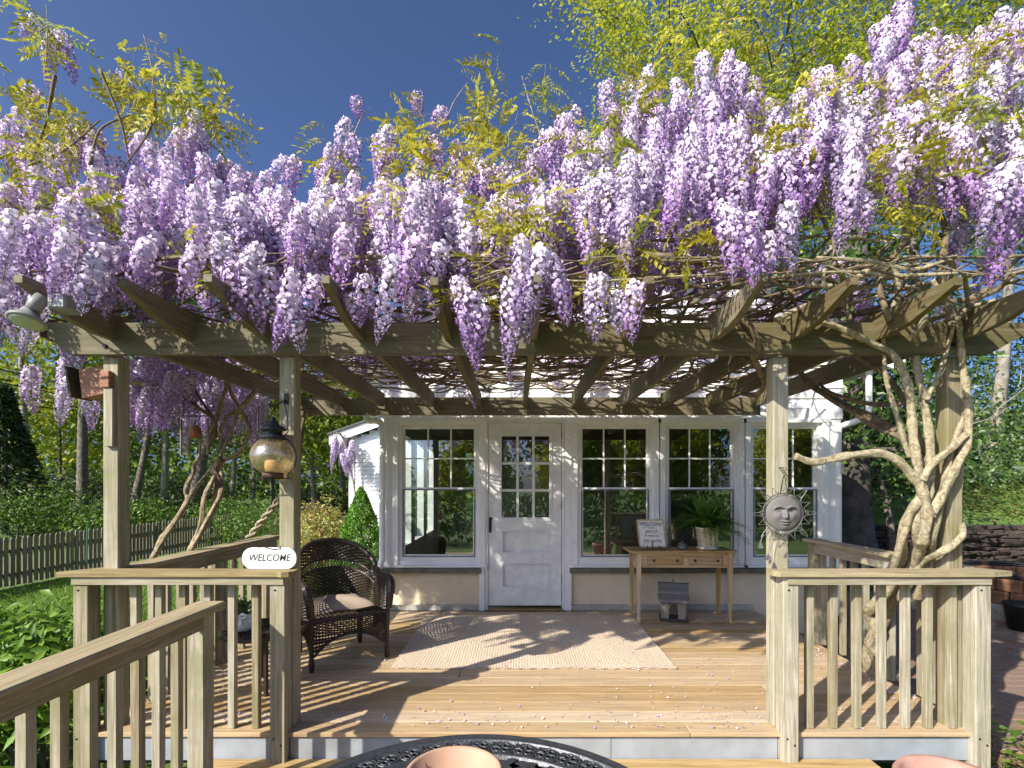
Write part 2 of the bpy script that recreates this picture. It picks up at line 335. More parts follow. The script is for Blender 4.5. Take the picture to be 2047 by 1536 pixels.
# ------------------------------------------------------------------ house
YW = 5.69; XW = lambda px: (px - CX) * YW / F; ZW = lambda py: H - (py - CY) * YW / F
hs = thing('house', 'white porch of the house with windows, a half glazed door and clapboard gable', 'house', (1.07, 5.7, -.4))
xl, xr = XW(767), XW(1681)
def hb(name, a, b, m=white, c=.002, par=None): return MB().box(a, b, c=c).build(name, m, par or hs)
def zb(px0, px1, py0, py1, y0, y1, name, m=white, c=.002, par=None): return hb(name, (XW(px0), y0, ZW(py1)), (XW(px1), y1, ZW(py0)), m, c, par)
WIN = [(797, 957), (1155, 1305), (1330, 1475), (1500, 1642)]; WT, WB = 846, 1120
DX = (970, 1127)
# foundation and sill
hb('foundation', (xl + .02, 5.71, -.55), (XW(965), 5.95, .412), stucco, 0); hb('foundation', (XW(1135), 5.71, -.55), (xr - .02, 5.95, .412), stucco, 0)
hb('sill_stone', (xl - .05, 5.63, .414), (XW(962), 5.95, .468), slate, .006); hb('sill_stone', (XW(1138), 5.63, .414), (XW(1400), 5.95, .468), slate, .006); hb('sill_stone', (XW(1400) + .003, 5.632, .414), (xr + .04, 5.95, .466), slate, .006)
hb('base_board', (xl + .03, 5.672, .002), (XW(962), 5.708, .06), plain('grey_base', (.45, .43, .38), .7), 0); hb('base_board', (XW(1138), 5.672, .002), (2.6, 5.708, .06), plain('grey_base', (.45, .43, .38), .7), 0)
# frame members around the openings
edges = [767] + [q for w in (WIN[0], DX, *WIN[1:]) for q in w] + [1681]
for a, b in zip(edges[0::2], edges[1::2]):
    top = ZW(838); lo = .47 if (a, b) not in () else 0
    if a == 957 or b == 1155:
        hb('wall_board', (XW(a), 5.69, .47), (XW(b), 5.80, top)); 
    else: hb('wall_board', (XW(a), 5.69, .47), (XW(b), 5.80, top))
hb('wall_board', (XW(962), 5.688, 0), (XW(970), 5.80, .469)); hb('wall_board', (XW(1127), 5.688, 0), (XW(1137), 5.80, .469))
for a, b in WIN:
    hb('wall_board', (XW(a), 5.692, .47), (XW(b), 5.80, ZW(WB))); hb('wall_board', (XW(a), 5.692, ZW(WT)), (XW(b), 5.80, ZW(838)))
hb('wall_board', (XW(DX[0]), 5.692, ZW(843)), (XW(DX[1]), 5.80, ZW(838)))
hb('frieze_board', (xl - .01, 5.675, ZW(838) + .001), (xr + .01, 5.82, 2.22))
# casings
for a, b in WIN:
    hb('casing', (XW(a) - .075, 5.666, .50), (XW(a) - .004, 5.6895, ZW(WT) + .0)); hb('casing', (XW(b) + .004, 5.666, .50), (XW(b) + .075, 5.6895, ZW(WT)))
    hb('casing', (XW(a) - .085, 5.662, ZW(WT) + .002), (XW(b) + .085, 5.6895, ZW(WT) + .045)); hb('casing', (XW(a) - .09, 5.64, .475), (XW(b) + .09, 5.6895, .498))
screenm = plain('window_screen_frame', (.20, .21, .22), .5)
def window(a, b):
    x0, x1 = XW(a), XW(b); z0, z1 = ZW(WB), ZW(WT); zm = ZW(977)
    f = MB(); t = .035
    f.box((x0, 5.70, z0), (x0 + t, 5.79, z1)).box((x1 - t, 5.70, z0), (x1, 5.79, z1)).box((x0 + t, 5.70, z1 - t), (x1 - t, 5.79, z1)).box((x0 + t, 5.70, z0), (x1 - t, 5.79, z0 + .03))
    w = f.build('window', white, hs)
    def sash(x0, x1, z0, z1, y, tt, m, nm_):
        s = MB(); s.box((x0, y, z0), (x0 + tt, y + .03, z1)).box((x1 - tt, y, z0), (x1, y + .03, z1)).box((x0 + tt, y, z1 - tt), (x1 - tt, y + .03, z1)).box((x0 + tt, y, z0), (x1 - tt, y + .03, z0 + tt)); s.build(nm_, m, w)
    X0, X1 = x0 + t + .001, x1 - t - .001
    sash(X0, X1, zm - .02, z1 - t - .001, 5.745, .022, white, 'upper_sash'); sash(X0, X1, z0 + .031, zm + .012, 5.712, .026, white, 'lower_sash')
    sash(X0 + .004, X1 - .004, z0 + .032, zm - .006, 5.700, .013, screenm, 'screen_frame')
    MB().box((X0 + .02, 5.758, zm), (X1 - .02, 5.762, z1 - t - .02)).build('pane', glass, w)
    MB().box((X0 + .024, 5.726, z0 + .055), (X1 - .024, 5.730, zm - .012)).build('pane', glass, w)
    gx0, gx1, gz0, gz1 = X0 + .022, X1 - .022, zm + .003, z1 - t - .024
    for k in (1, 2): xx = lerp(gx0, gx1, k / 3); MB().box((xx - .008, 5.750, gz0), (xx + .008, 5.757, gz1)).build('muntin', white, w)
    zz = lerp(gz0, gz1, .5); MB().box((gx0, 5.7495, zz - .008), (gx1, 5.7565, zz + .008)).build('muntin', white, w)
for a, b in WIN: window(a, b)
# door
dx0, dx1, dz0, dz1 = XW(976), XW(1122), ZW(1211), ZW(846)
lx0, lx1, lz0, lz1 = XW(1003), XW(1098), ZW(1035), ZW(872)
dm = MB()
dm.box((dx0, 5.70, dz0), (lx0, 5.742, dz1)).box((lx1, 5.70, dz0), (dx1, 5.742, dz1)).box((lx0, 5.70, lz1), (lx1, 5.742, dz1))
pz = [ZW(1208), ZW(1175), ZW(1126), ZW(1106), ZW(1060), ZW(1036)]
dm.box((lx0, 5.70, dz0), (lx1, 5.742, pz[1])).box((lx0, 5.70, pz[2]), (lx1, 5.742, pz[3])).box((lx0, 5.70, pz[4]), (lx1, 5.742, lz0)).box((lx0, 5.726, pz[1]), (lx1, 5.741, pz[2])).box((lx0, 5.726, pz[3]), (lx1, 5.735, pz[4]))
door = dm.build('door', offwhite, hs)
for k in range(1, 3):
    xx = lerp(lx0, lx1, k / 3); MB().box((xx - .014, 5.704, lz0), (xx + .014, 5.738, lz1)).build('muntin', offwhite, door)
    zz = lerp(lz0, lz1, k / 3)
    for q in range(3):
        a = lerp(lx0, lx1, q / 3) + (.0145 if q else 0); b = lerp(lx0, lx1, (q + 1) / 3) - (.0145 if q < 2 else 0); MB().box((a, 5.706, zz - .014), (b, 5.736, zz + .014)).build('muntin', offwhite, door)
for i in range(3):
    for j in range(3):
        MB().box((lerp(lx0, lx1, i / 3) + .0145, 5.720, lerp(lz0, lz1, j / 3) + .0145), (lerp(lx0, lx1, (i + 1) / 3) - .0145, 5.724, lerp(lz0, lz1, (j + 1) / 3) - .0145)).build('pane', doorglass, door)
for za, zb_ in ((pz[1], pz[2]), (pz[3], pz[4])):
    mo = MB(); mo.box((lx0 + .001, 5.692, za - .004), (lx1 - .001, 5.6995, za + .012)).box((lx0 + .001, 5.692, zb_ - .012), (lx1 - .001, 5.6995, zb_ + .004)).box((lx0 - .004, 5.692, za + .0125), (lx0 + .012, 5.6995, zb_ - .0125)).box((lx1 - .012, 5.692, za + .0125), (lx1 + .004, 5.6995, zb_ - .0125)); mo.build('panel_moulding', offwhite, door)
fr = MB(); fr.box((lx0 - .03, 5.688, lz0 - .04), (lx0 - .006, 5.699, lz1 + .03)).box((lx1 + .006, 5.688, lz0 - .04), (lx1 + .03, 5.699, lz1 + .03)).box((lx0 - .006, 5.688, lz1 + .006), (lx1 + .006, 5.699, lz1 + .03)).box((lx0 - .006, 5.688, lz0 - .04), (lx1 + .006, 5.699, lz0 - .008)); fr.build('glazing_trim', offwhite, door)
hd = MB(); q = P(980, 1050, 5.69); hd.box((q.x - .014, 5.690, q.z - .085), (q.x + .014, 5.699, q.z + .085), c=.003); hd.tube(spline([(q.x, 5.69, q.z + .06), (q.x, 5.655, q.z + .03), (q.x, 5.655, q.z - .04), (q.x, 5.69, q.z - .07)], 4), .007, 6); hd.tube([(q.x, 5.69, q.z + .07), (q.x + .02, 5.665, q.z + .075)], .009, 6); hd.build('handle', darkm, door)
for py in (868, 1010, 1158): q = P(1123.5, py, 5.69); MB().box((q.x - .006, 5.688, q.z - .045), (q.x + .006, 5.699, q.z + .045)).build('hinge', darkm, door)
dj = MB(); dj.box((XW(970), 5.68, 0), (XW(975), 5.78, ZW(843))).box((XW(1123) + .002, 5.68, 0), (XW(1127), 5.78, ZW(843))).box((XW(975), 5.68, ZW(845)), (XW(1123), 5.78, ZW(843))); dj.build('door_frame', white, hs)
hb('threshold', (XW(975), 5.648, .001), (XW(1123), 5.76, .022), plain('brass_threshold', (.45, .33, .13), .4, metal=.8), .003)
hb('casing', (XW(958), 5.664, .0), (XW(969), 5.679, ZW(838))); hb('casing', (XW(1128), 5.664, 0), (XW(1142), 5.679, ZW(838)))
# room inside
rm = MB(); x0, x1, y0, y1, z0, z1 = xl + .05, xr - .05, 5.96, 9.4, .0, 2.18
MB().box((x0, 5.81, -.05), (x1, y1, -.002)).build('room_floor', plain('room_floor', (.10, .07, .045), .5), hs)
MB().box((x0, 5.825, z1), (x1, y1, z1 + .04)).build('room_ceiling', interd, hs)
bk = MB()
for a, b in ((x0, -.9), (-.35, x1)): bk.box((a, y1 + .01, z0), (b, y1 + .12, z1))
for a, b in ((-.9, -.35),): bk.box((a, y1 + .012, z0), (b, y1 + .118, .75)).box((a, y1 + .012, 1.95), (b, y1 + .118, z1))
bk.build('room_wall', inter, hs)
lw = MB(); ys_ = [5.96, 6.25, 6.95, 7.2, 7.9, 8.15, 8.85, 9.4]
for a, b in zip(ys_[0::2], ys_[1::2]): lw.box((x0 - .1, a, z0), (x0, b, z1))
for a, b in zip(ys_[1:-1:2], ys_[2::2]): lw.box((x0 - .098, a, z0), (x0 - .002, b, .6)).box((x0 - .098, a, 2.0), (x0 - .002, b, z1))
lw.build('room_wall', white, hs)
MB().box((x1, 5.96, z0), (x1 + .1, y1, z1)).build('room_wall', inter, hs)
# gable siding and roof
def clap(par, xa, xb, y, z, h, name='clapboard', m=siding, taper=.018, clip=None):
    v = [(xa, y - taper, z), (xb, y - taper, z), (xb, y + .02, z), (xa, y + .02, z)]
    xa2, xb2 = (xa, xb) if clip is None else clip
    v += [(xa2, y - .002, z + h), (xb2, y - .002, z + h), (xb2, y + .02, z + h), (xa2, y + .02, z + h)]
    MB().raw(v, CUBEF).build(name, m, par)
xc = 1.07; zt = 4.05; slope = (zt - 2.75) / 2.95
z = 2.222
while z < 4.0:
    h = .112
    wd0 = lambda zz: min(2.56, (zt - zz) / slope)
    a = wd0(z); b = wd0(z + h)
    clap(hs, xc - a, xc + a, 5.74, z, h - .001, clip=(xc - b, xc + b)); z += h
hb('gable_backing', (xc - 2.5, 5.77, 2.222), (xc + 2.5, 5.81, 2.85), siding, 0)
roofm = plain('roof_shingle', (.12, .115, .11), .9, .2, scale=20, bump=.5)
for s in (-1, 1):
    e = (xc + s * 2.95, 2.75); MB().prism([e, (xc, zt), (xc, zt + .12), (e[0], e[1] + .10)], 5.45, 9.6).build('roof', roofm, hs)
    MB().prism([(e[0], e[1] - .14), (xc, zt - .14), (xc, zt - .004), (e[0], e[1] - .004)], 5.50, 5.53).build('rake_board', white, hs)
    MB().prism([(xc + s * 2.55, 2.72), (xc + s * 2.95, 2.72), (xc + s * 2.95, 2.742), (xc + s * 2.55, 2.90)], 5.535, 9.5).build('soffit', white, hs)
    MB().box((xc + s * 3.0 - .055, 5.46, 2.66), (xc + s * 3.0 + .055, 9.5, 2.745), c=.01).build('gutter', white, hs)
def down(pts, name='downspout'): MB().tube(pts, .034, 8).build(name, white, hs, True)
down(spline([P(730, 790, 5.62), P(733, 838, 5.62), P(752, 842, 5.62), P(764, 860, 5.62), P(764, 980, 5.62), P(764, 1095, 5.62), P(763, 1122, 5.60), P(752, 1140, 5.55), P(733, 1150, 5.5)], 5))
down(spline([P(1737, 705, 5.7), P(1737, 800, 5.7), P(1734, 828, 5.7), P(1712, 842, 5.7), P(1682, 853, 5.7), P(1676, 868, 5.68), P(1676, 1000, 5.68), P(1676, 1150, 5.68), P(1676, 1230, 5.68)], 5))
# far wing (its own block behind the porch)
wg = thing('house_wing', 'white sided wing of the house standing behind the clipped cone evergreen', 'house', (-2.6, 11, -.5))
yw = 11.0; XG = lambda px: (px - CX) * yw / F; ZG = lambda py: H - (py - CY) * yw / F
wx0, wx1 = XG(698), XG(800); z = -.45
roofz = lambda x: lerp(ZG(880), ZG(848), (x - wx0) / (XG(765) - wx0))
while z < 3.3:
    h = .085; a = wx0 + .12
    if roofz(a) < z + h: a = wx0 + (z + h - roofz(wx0)) / (roofz(wx1) - roofz(wx0)) * (wx1 - wx0)
    if a < wx1 - .05: clap(wg, a, wx1, yw, z, h - .001, taper=.016)
    z += h
MB().box((wx0, yw - .03, -.5), (wx0 + .115, yw + .05, roofz(wx0) - .01)).build('corner_board', white, wg)
MB().prism([(XG(663), ZG(890)), (XG(663), ZG(872)), (wx1, ZG(872) + (wx1 - XG(663)) * .36), (wx1, ZG(890) + (wx1 - XG(663)) * .36)], yw - .16, yw - .12).build('rake_board', white, wg)
MB().prism([(XG(660), ZG(872)), (XG(660), ZG(868)), (wx1, ZG(868) + (wx1 - XG(663)) * .36), (wx1, ZG(872) + (wx1 - XG(663)) * .36)], yw - .2, yw + 4).build('roof', roofm, wg)
MB().box((wx0 + .02, yw + .06, -.5), (wx1, yw + 4, 2.4)).build('wall', siding, wg)
# ------------------------------------------------------------------ rug
rugm, t_, b_, N_, L_ = nm('woven_rug'); b_.inputs['Roughness'].default_value = .95; b_.inputs['Specular IOR Level'].default_value = .1
tc_ = N_('ShaderNodeTexCoord'); wv = []
for ax, sc_ in (('X', 46), ('Y', 52)):
    w_ = N_('ShaderNodeTexWave'); w_.bands_direction = ax; w_.inputs['Scale'].default_value = sc_ / 6.28 * 2; w_.inputs['Distortion'].default_value = 3.0; w_.inputs['Detail'].default_value = 2; L_(tc_.outputs['Object'], w_.inputs['Vector']); wv.append(w_)
mm = N_('ShaderNodeMath'); mm.operation = 'MULTIPLY'; L_(wv[0].outputs['Fac'], mm.inputs[0]); L_(wv[1].outputs['Fac'], mm.inputs[1])
no_ = N_('ShaderNodeTexNoise'); no_.inputs['Scale'].default_value = 55; L_(tc_.outputs['Object'], no_.inputs['Vector'])
r1_ = ramp(N_, [(.0, (.48, .40, .31)), (.3, (.62, .53, .42)), (.8, (.69, .60, .48))]); L_(mm.outputs[0], r1_.inputs[0])
r2_ = ramp(N_, [(.35, (.93, .86, .80)), (.6, (1, 1, 1))]); L_(no_.outputs['Fac'], r2_.inputs[0])
mx_ = N_('ShaderNodeMix'); mx_.data_type = 'RGBA'; mx_.blend_type = 'MULTIPLY'; mx_.inputs['Factor'].default_value = 1; L_(r1_.outputs[0], mx_.inputs['A']); L_(r2_.outputs[0], mx_.inputs['B']); L_(mx_.outputs['Result'], b_.inputs['Base Color'])
bp_ = N_('ShaderNodeBump'); bp_.inputs['Strength'].default_value = .5; bp_.inputs['Distance'].default_value = .006; L_(mm.outputs[0], bp_.inputs['Height']); L_(bp_.outputs[0], b_.inputs['Normal'])
v = []; f = []; nx, ny = 120, 60
for j in range(ny + 1):
    for i in range(nx + 1):
        u, w = i / nx, j / ny; v.append((lerp(-.925, 1.215, u) + .004 * math.sin(w * 90), lerp(3.867, 5.43, w) + .004 * math.sin(u * 150), .012 + .0025 * math.sin(u * 23 + w * 7) + random.uniform(-.001, .001)))
for j in range(ny):
    for i in range(nx): a = j * (nx + 1) + i; f.append((a, a + 1, a + nx + 2, a + nx + 1))
m_ = MB().raw(v, f); m_.box((-.92, 3.872, .001), (1.21, 5.425, .009))
tag(m_.build('rug', rugm, None, False), 'pinkish beige woven rug lying before the white door', 'rug')
# ------------------------------------------------------------------ wicker chair
def woven(mb, S_, nu, nv, amp=.006, skip=lambda v: False, thick=.8, stakes=True):
    def fr_(u, v):
        p = Vector(S_(u, v)); e = 1e-3
        n = (Vector(S_(u + e, v)) - p).cross(Vector(S_(u, v + e)) - p); n = n.normalized() if n.length > 1e-12 else Vector((0, 1, 0)); return p, n
    for j in range(nv):
        v0 = (j + .5 - thick / 2) / nv; v1 = (j + .5 + thick / 2) / nv; vm = (j + .5) / nv
        if skip(vm): continue
        V = []
        for i in range(2 * nu + 1):
            u = i / (2 * nu); o = amp * (math.sin(math.pi * (i / 1.0) / 2 + math.pi * j)) if i % 2 else 0
            (p, n), (q, _), (r_, _) = fr_(u, v0), fr_(u, v1), fr_(u, vm)
            V += [p + n * o, r_ + n * (o + .0035), q + n * o]
        m = 2 * nu + 1; mb.raw(V, [(i * 3 + k, (i + 1) * 3 + k, (i + 1) * 3 + k + 1, i * 3 + k + 1) for i in range(m - 1) for k in (0, 1)])
    if stakes:
        for i in range(nu + 1):
            u = min(1, max(0, (i + .0) / nu)); mb.tube([S_(u, k / 10) for k in range(11)], .0042, 4)
ch = thing('wicker_chair', 'dark brown wicker armchair with rounded back beside the rug', 'chair', (-1.42, 4.20, .0), R(36))
WC = MB()
SZ = .375
def back_top(th): return .62 + .285 * max(0, math.cos(th * .98)) ** .75
def backS(u, v):
    th = lerp(-1.45, 1.45, u); k = 1 + .10 * v
    return (.295 * math.sin(th) * k, .02 + .25 * math.cos(th) * (1 + .22 * v), lerp(SZ - .05, back_top(th), v))
woven(WC, backS, 34, 40, thick=.98, skip=lambda v: .60 < v < .72)
for i in range(34):
    for s in (0, 1): WC.tube([backS((i + s) / 34, .60), backS((i + .5) / 34, .66), backS((i + 1 - s) / 34, .72)], .0032, 4)
WC.build('backrest', wick, ch)
MB().tube([Vector(backS(k / 40, 1.0)) for k in range(41)], .021, 8, wob=.10).tube([Vector(backS(k / 40, .60)) for k in range(41)], .009, 6, wob=.1).tube([Vector(backS(k / 40, .72)) for k in range(41)], .008, 6, wob=.1).build('back_rim', wick, ch)
for s in (-1, 1):
    p0 = Vector(backS(.5 + s * .5, .98)); A = spline([p0 + Vector((s * -.01, .03, .0)), (s * .325, -.05, .635), (s * .33, -.20, .628), (s * .325, -.27, .595), (s * .312, -.295, .52), (s * .30, -.29, .40)], 8)
    MB().tube(A, [.030] * 20 + [.033] * (len(A) - 20 - 8) + [.028] * 8, 9, wob=.08).build('arm', wick, ch)
    sp = MB(); woven(sp, lambda u, v, s=s: (s * lerp(.305, .318, v), lerp(-.275, .06, u), lerp(.13 + .10 * math.sin(math.pi * min(1, u * .9 + .05)), .615, v)), 14, 34, thick=.97); sp.build('side_panel', wick, ch)
    for (x, y, nm_) in ((s * .29, -.275, 'leg'), (s * .25, .235, 'leg')):
        MB().tube([(x, y, .0), (x, y, .03), (x, y, .06), (x, y, .10), (x, y, .38)], [.016, .021, .024, .017, .021], 8, wob=.06).build(nm_, wick, ch)
sk_ = MB(); woven(sk_, lambda u, v: (lerp(-.28, .28, u), -.285 + .012 * (1 - (2 * u - 1) ** 2) * -1, lerp(.115 + .135 * (1 - abs(2 * u - 1) ** 2.2), SZ, v)), 26, 18, thick=.80); sk_.build('skirt', wick, ch)
MB().tube([(lerp(-.28, .28, u / 20), -.29, .113 + .135 * (1 - abs(u / 10 - 1) ** 2.2)) for u in range(21)], .011, 6, wob=.12).tube([(-.30, -.285, SZ), (.30, -.285, SZ)], .017, 6, wob=.1).build('skirt_rim', wick, ch)
st = MB(); woven(st, lambda u, v: (lerp(-.29, .29, u), lerp(-.28, .22, v), SZ - .008), 18, 26, thick=.9); st.build('seat', wick, ch)
# cushion
n = 22; v = []; f = []
for j in range(n + 1):
    for i in range(n + 1):
        a, b = i / n * 2 - 1, j / n * 2 - 1; k = (1 - abs(a) ** 4) * (1 - abs(b) ** 4); r = .92 + .08 * (abs(a * b)) ** 2
        v.append((a * .235 * r, b * .225 * r, .03 + .06 * max(0, k) ** .45 + .006 * math.sin(a * 5 + b * 3)))
for j in range(n + 1):
    for i in range(n + 1):
        a, b = i / n * 2 - 1, j / n * 2 - 1; k = (1 - abs(a) ** 4) * (1 - abs(b) ** 4); r = .92 + .08 * (abs(a * b)) ** 2; v.append((a * .235 * r, b * .225 * r, .03 - .028 * max(0, k) ** .4))
M_ = (n + 1) ** 2
for j in range(n):
    for i in range(n): a = j * (n + 1) + i; f += [(a, a + 1, a + n + 2, a + n + 1), (M_ + a, M_ + a + n + 1, M_ + a + n + 2, M_ + a + 1)]
cu = MB().raw(v, f).build('cushion', plain('tan_cushion', (.40, .32, .25), .9, .1, scale=120, bump=.2), None, True, (0, 0, 0))
cu.location = (-1.425, 4.185, SZ + .006); cu.rotation_euler = (0, 0, R(36)); tag(cu, 'tan square cushion on the seat of the wicker armchair', 'cushion')
# ------------------------------------------------------------------ wicker side table with two white pots
tb = thing('side_table', 'small round dark wicker side table behind the front railing', 'table', (-1.72, 3.56, 0), R(0))
tt = MB(); woven(tt, lambda u, v: ((.03 + .23 * v) * math.cos(u * 6.2832), (.03 + .23 * v) * math.sin(u * 6.2832), .395), 30, 16, thick=.95); tt.lathe([(.03, .388), (.25, .388), (.25, .392), (.03, .392)], n=24); tt.build('tabletop', wick, tb)
MB().tube([(.262 * math.cos(k * .2618), .262 * math.sin(k * .2618), .385) for k in range(24)], .018, 8, closed=True, wob=.08).build('rim', wick, tb)
for k in range(4):
    a = k * math.pi / 2 + .5; MB().tube([(.20 * math.cos(a), .20 * math.sin(a), 0), (.19 * math.cos(a), .19 * math.sin(a), .38)], .015, 8, wob=.06).build('leg', wick, tb)
ceram = plain('white_ceramic', (.78, .78, .77), .3, .04)
def lf(C, size, mats, name, par, n=None, **k): v, f = leafarr(C, size, n, **k); return add(name, fast(name, v, f, mats), par, (0, 0, 0)) if par is None else add(name, fast(name, v - np.array(WL[par.name]), f, mats), par, WL[par.name])
plg = leafmat('potted_leaf', [(.05, .10, .02), (.09, .17, .03), (.14, .22, .05)], .3)
pp = thing('plant_pot', 'white bag shaped pot with a bow and a leafy plant on the side table', 'plant pot', (-1.83, 3.50, .40))
m_ = MB(); m_.lathe([(.058, .402), (.068, .43), (.066, .47), (.05, .50), (.056, .515), (.045, .512), (.04, .49)], (-1.83, 3.50, 0), 18); m_.build('pot', ceram, pp, True)
m_ = MB()
for s in (-1, 1): m_.tube(spline([(-1.83, 3.437, .50), (-1.83 + s * .03, 3.425, .525), (-1.83 + s * .055, 3.43, .51), (-1.83 + s * .03, 3.43, .495), (-1.83, 3.437, .50)], 4), .008, 6); m_.tube([(-1.83, 3.437, .50), (-1.83 + s * .03, 3.43, .455)], .006, 5)
m_.build('bow', ceram, pp, True)
C = np.array([-1.83, 3.50, .56]) + rng.normal(size=(240, 3)) * [.035, .035, .03]; lf(C, .03, plg, 'foliage', pp, asp=.6)
cp = thing('white_cup', 'plain white round pot at the back of the side table', 'pot', (-1.60, 3.58, .40)); MB().lathe([(.045, .402), (.055, .42), (.056, .47), (.05, .49), (.044, .488), (.046, .46)], (-1.60, 3.58, 0), 18).build('pot', ceram, cp, True); MB().lathe([(.044, .47), (.0, .472)], (-1.60, 3.58, 0), 14).build('soil', plain('soil', (.04, .03, .02), .9), cp)
# ------------------------------------------------------------------ oval welcome sign
blk = plain('black_print', (.03, .03, .03), .6)
def text(body, size, at, rot, par, mat=blk, shear=0, name='lettering', ex=.0006, off=0, w=None):
    cu = bpy.data.curves.new(name, 'FONT'); cu.body = body; cu.size = size; cu.align_x = 'CENTER'; cu.align_y = 'CENTER'; cu.shear = shear; cu.extrude = ex; cu.offset = off; cu.materials.append(mat)
    t = bpy.data.objects.new('glyphs', cu); COL.objects.link(t); bpy.context.view_layer.update()
    me = bpy.data.meshes.new_from_object(t.evaluated_get(bpy.context.evaluated_depsgraph_get())); bpy.data.objects.remove(t); me.materials.clear(); me.materials.append(mat)
    o = add(name, me, par, at, rot)
    if w: o.scale = (w, 1, 1)
    return o
sg = thing('welcome_sign', 'white oval sign reading WELCOME leaning on the front railing cap', 'sign', (-1.385, 2.925, ZC))
pts = []
c = P(540, 1117, 2.93); hx, hz, rr_ = .152, .060, .055
for (sx, sz) in ((1, 1), (-1, 1), (-1, -1), (1, -1)):
    base = {(1, 1): 0, (-1, 1): 90, (-1, -1): 180, (1, -1): 270}[sx, sz]
    for k in range(7): a = R(base + k * 15); pts.append((c.x + sx * (hx - rr_) + rr_ * math.cos(a), ZC + .062 + sz * (hz - rr_) + rr_ * math.sin(a)))
MB().prism(pts, 2.918, 2.930).build('board', plain('sign_white', (.82, .82, .80), .5, .03), sg)
text('WELCOME', .054, (c.x, 2.9172, ZC + .064), (R(90), 0, 0), sg, shear=.22, w=.90, off=.0004)
MB().tube(spline([(c.x - .055, 2.92, ZC + .115), (c.x - .05, 2.915, ZC + .135), (c.x, 2.915, ZC + .118), (c.x + .05, 2.912, ZC + .115), (c.x + .065, 2.915, ZC + .13), (c.x + .06, 2.92, ZC + .112)], 5), .0022, 4).build('hanging_wire', darkm, sg)
# ------------------------------------------------------------------ lantern and bracket
q = P(545, 912, 2.86); lx, lz = q.x, q.z
ln = thing('lantern', 'round amber glass lantern with dark metal cap hanging by the middle post', 'lantern', (lx, 2.86, lz - .12))
MB().lathe([(.055, .088), (.066, .09), (.066, .115), (.055, .118), (.05, .118), (.05, .14), (.072, .142), (.060, .160), (.035, .172), (.028, .19), (.012, .198), (.016, .208), (.004, .218)], (lx, 2.86, lz), 20).build('cap', plain('lantern_metal', (.045, .047, .05), .5, .2, metal=.5), ln, True)
lg = MB()
for k in range(13):
    a = k / 12 * math.pi; 
gp = [(max(.05, .115 * math.sin(math.pi * k / 16)), -.105 * math.cos(math.pi * k / 16)) for k in range(2, 15)]
lgm = glassmat('amber_glass', .26, tint=(.92, .82, .60), rough=.22); lg.lathe(gp, (lx, 2.86, lz), 28); g_ = lg.build('globe', lgm, ln, True)
bp2 = lgm.node_tree; tl_ = bp2.nodes.new('ShaderNodeBsdfTranslucent'); tl_.inputs[0].default_value = (.80, .66, .42, 1); df_ = bp2.nodes.new('ShaderNodeBsdfDiffuse'); df_.inputs[0].default_value = (.62, .52, .34, 1); m1_ = bp2.nodes.new('ShaderNodeMixShader'); m2_ = bp2.nodes.new('ShaderNodeMixShader'); m2_.inputs[0].default_value = .17; o_ = bp2.nodes['Material Output']; src_ = o_.inputs[0].links[0].from_socket
bp2.links.new(tl_.outputs[0], m1_.inputs[1]); bp2.links.new(df_.outputs[0], m1_.inputs[2]); bp2.links.new(src_, m2_.inputs[1]); bp2.links.new(m1_.outputs[0], m2_.inputs[2]); bp2.links.new(m2_.outputs[0], o_.inputs[0])
no2 = bp2.nodes.new('ShaderNodeTexVoronoi'); no2.inputs['Scale'].default_value = 70; bb = bp2.nodes.new('ShaderNodeBump'); bb.inputs['Strength'].default_value = .6; tc2 = bp2.nodes.new('ShaderNodeTexCoord')
bp2.links.new(tc2.outputs['Object'], no2.inputs['Vector']); bp2.links.new(no2.outputs['Distance'], bb.inputs['Height']); bp2.links.new(bb.outputs[0], [x for x in bp2.nodes if x.type == 'BSDF_GLOSSY'][0].inputs['Normal'])
MB().lathe([(.055, -.122), (.055, -.092), (.05, -.09), (.02, -.09)], (lx, 2.86, lz), 18).build('base', plain('lantern_rust', (.10, .055, .035), .7, .3, metal=.3), ln, True)
MB().lathe([(.038, -.088), (.042, -.06), (.04, -.03), (.03, -.022), (.004, -.024)], (lx, 2.86, lz), 14).build('candle', plain('candle_wax', (.80, .60, .38), .6, .05), ln, True)
w_ = MB()
for s in (-1, 1): w_.tube(spline([(lx + s * .06, 2.86, lz + .10), (lx + s * .10, 2.86, lz + .075), (lx + s * .128, 2.86, lz + .01), (lx + s * .12, 2.86, lz - .06), (lx + s * .085, 2.86, lz - .10), (lx + s * .09, 2.86, lz - .128)], 5), .0035, 5); w_.tube(spline([(lx + s * .055, 2.86, lz + .105), (lx + s * .085, 2.86, lz + .135), (lx + s * .08, 2.86, lz + .15), (lx + s * .075, 2.86, lz + .14)], 4), .003, 5)
w_.tube([(lx - .115, 2.86, lz - .124), (lx + .105, 2.86, lz - .124)], .004, 5); w_.tube(spline([(lx - .083, 2.86, lz + .145), (lx - .083, 2.87, lz + .27), (lx - .045, 2.88, lz + .318), (lx, 2.885, lz + .322), (lx + .05, 2.88, lz + .30), (lx + .078, 2.865, lz + .22), (lx + .083, 2.86, lz + .145)], 5), .0035, 5); w_.build('wire_frame', darkm, ln)
br = thing('lantern_bracket', 'iron hook bracket on the middle post holding the lantern', 'bracket', (lx + .06, 2.94, lz + .3))
MB().tube(spline([P(571, 792, 2.947), P(571, 800, 2.945), P(560, 806, 2.90), P(545, 812, 2.88), P(538, 808, 2.87)], 4), .005, 6).box((P(571, 0, 2.94).x - .012, 2.942, lz + .30), (P(571, 0, 2.94).x + .012, 2.949, lz + .36)).build('hook', darkm, br)
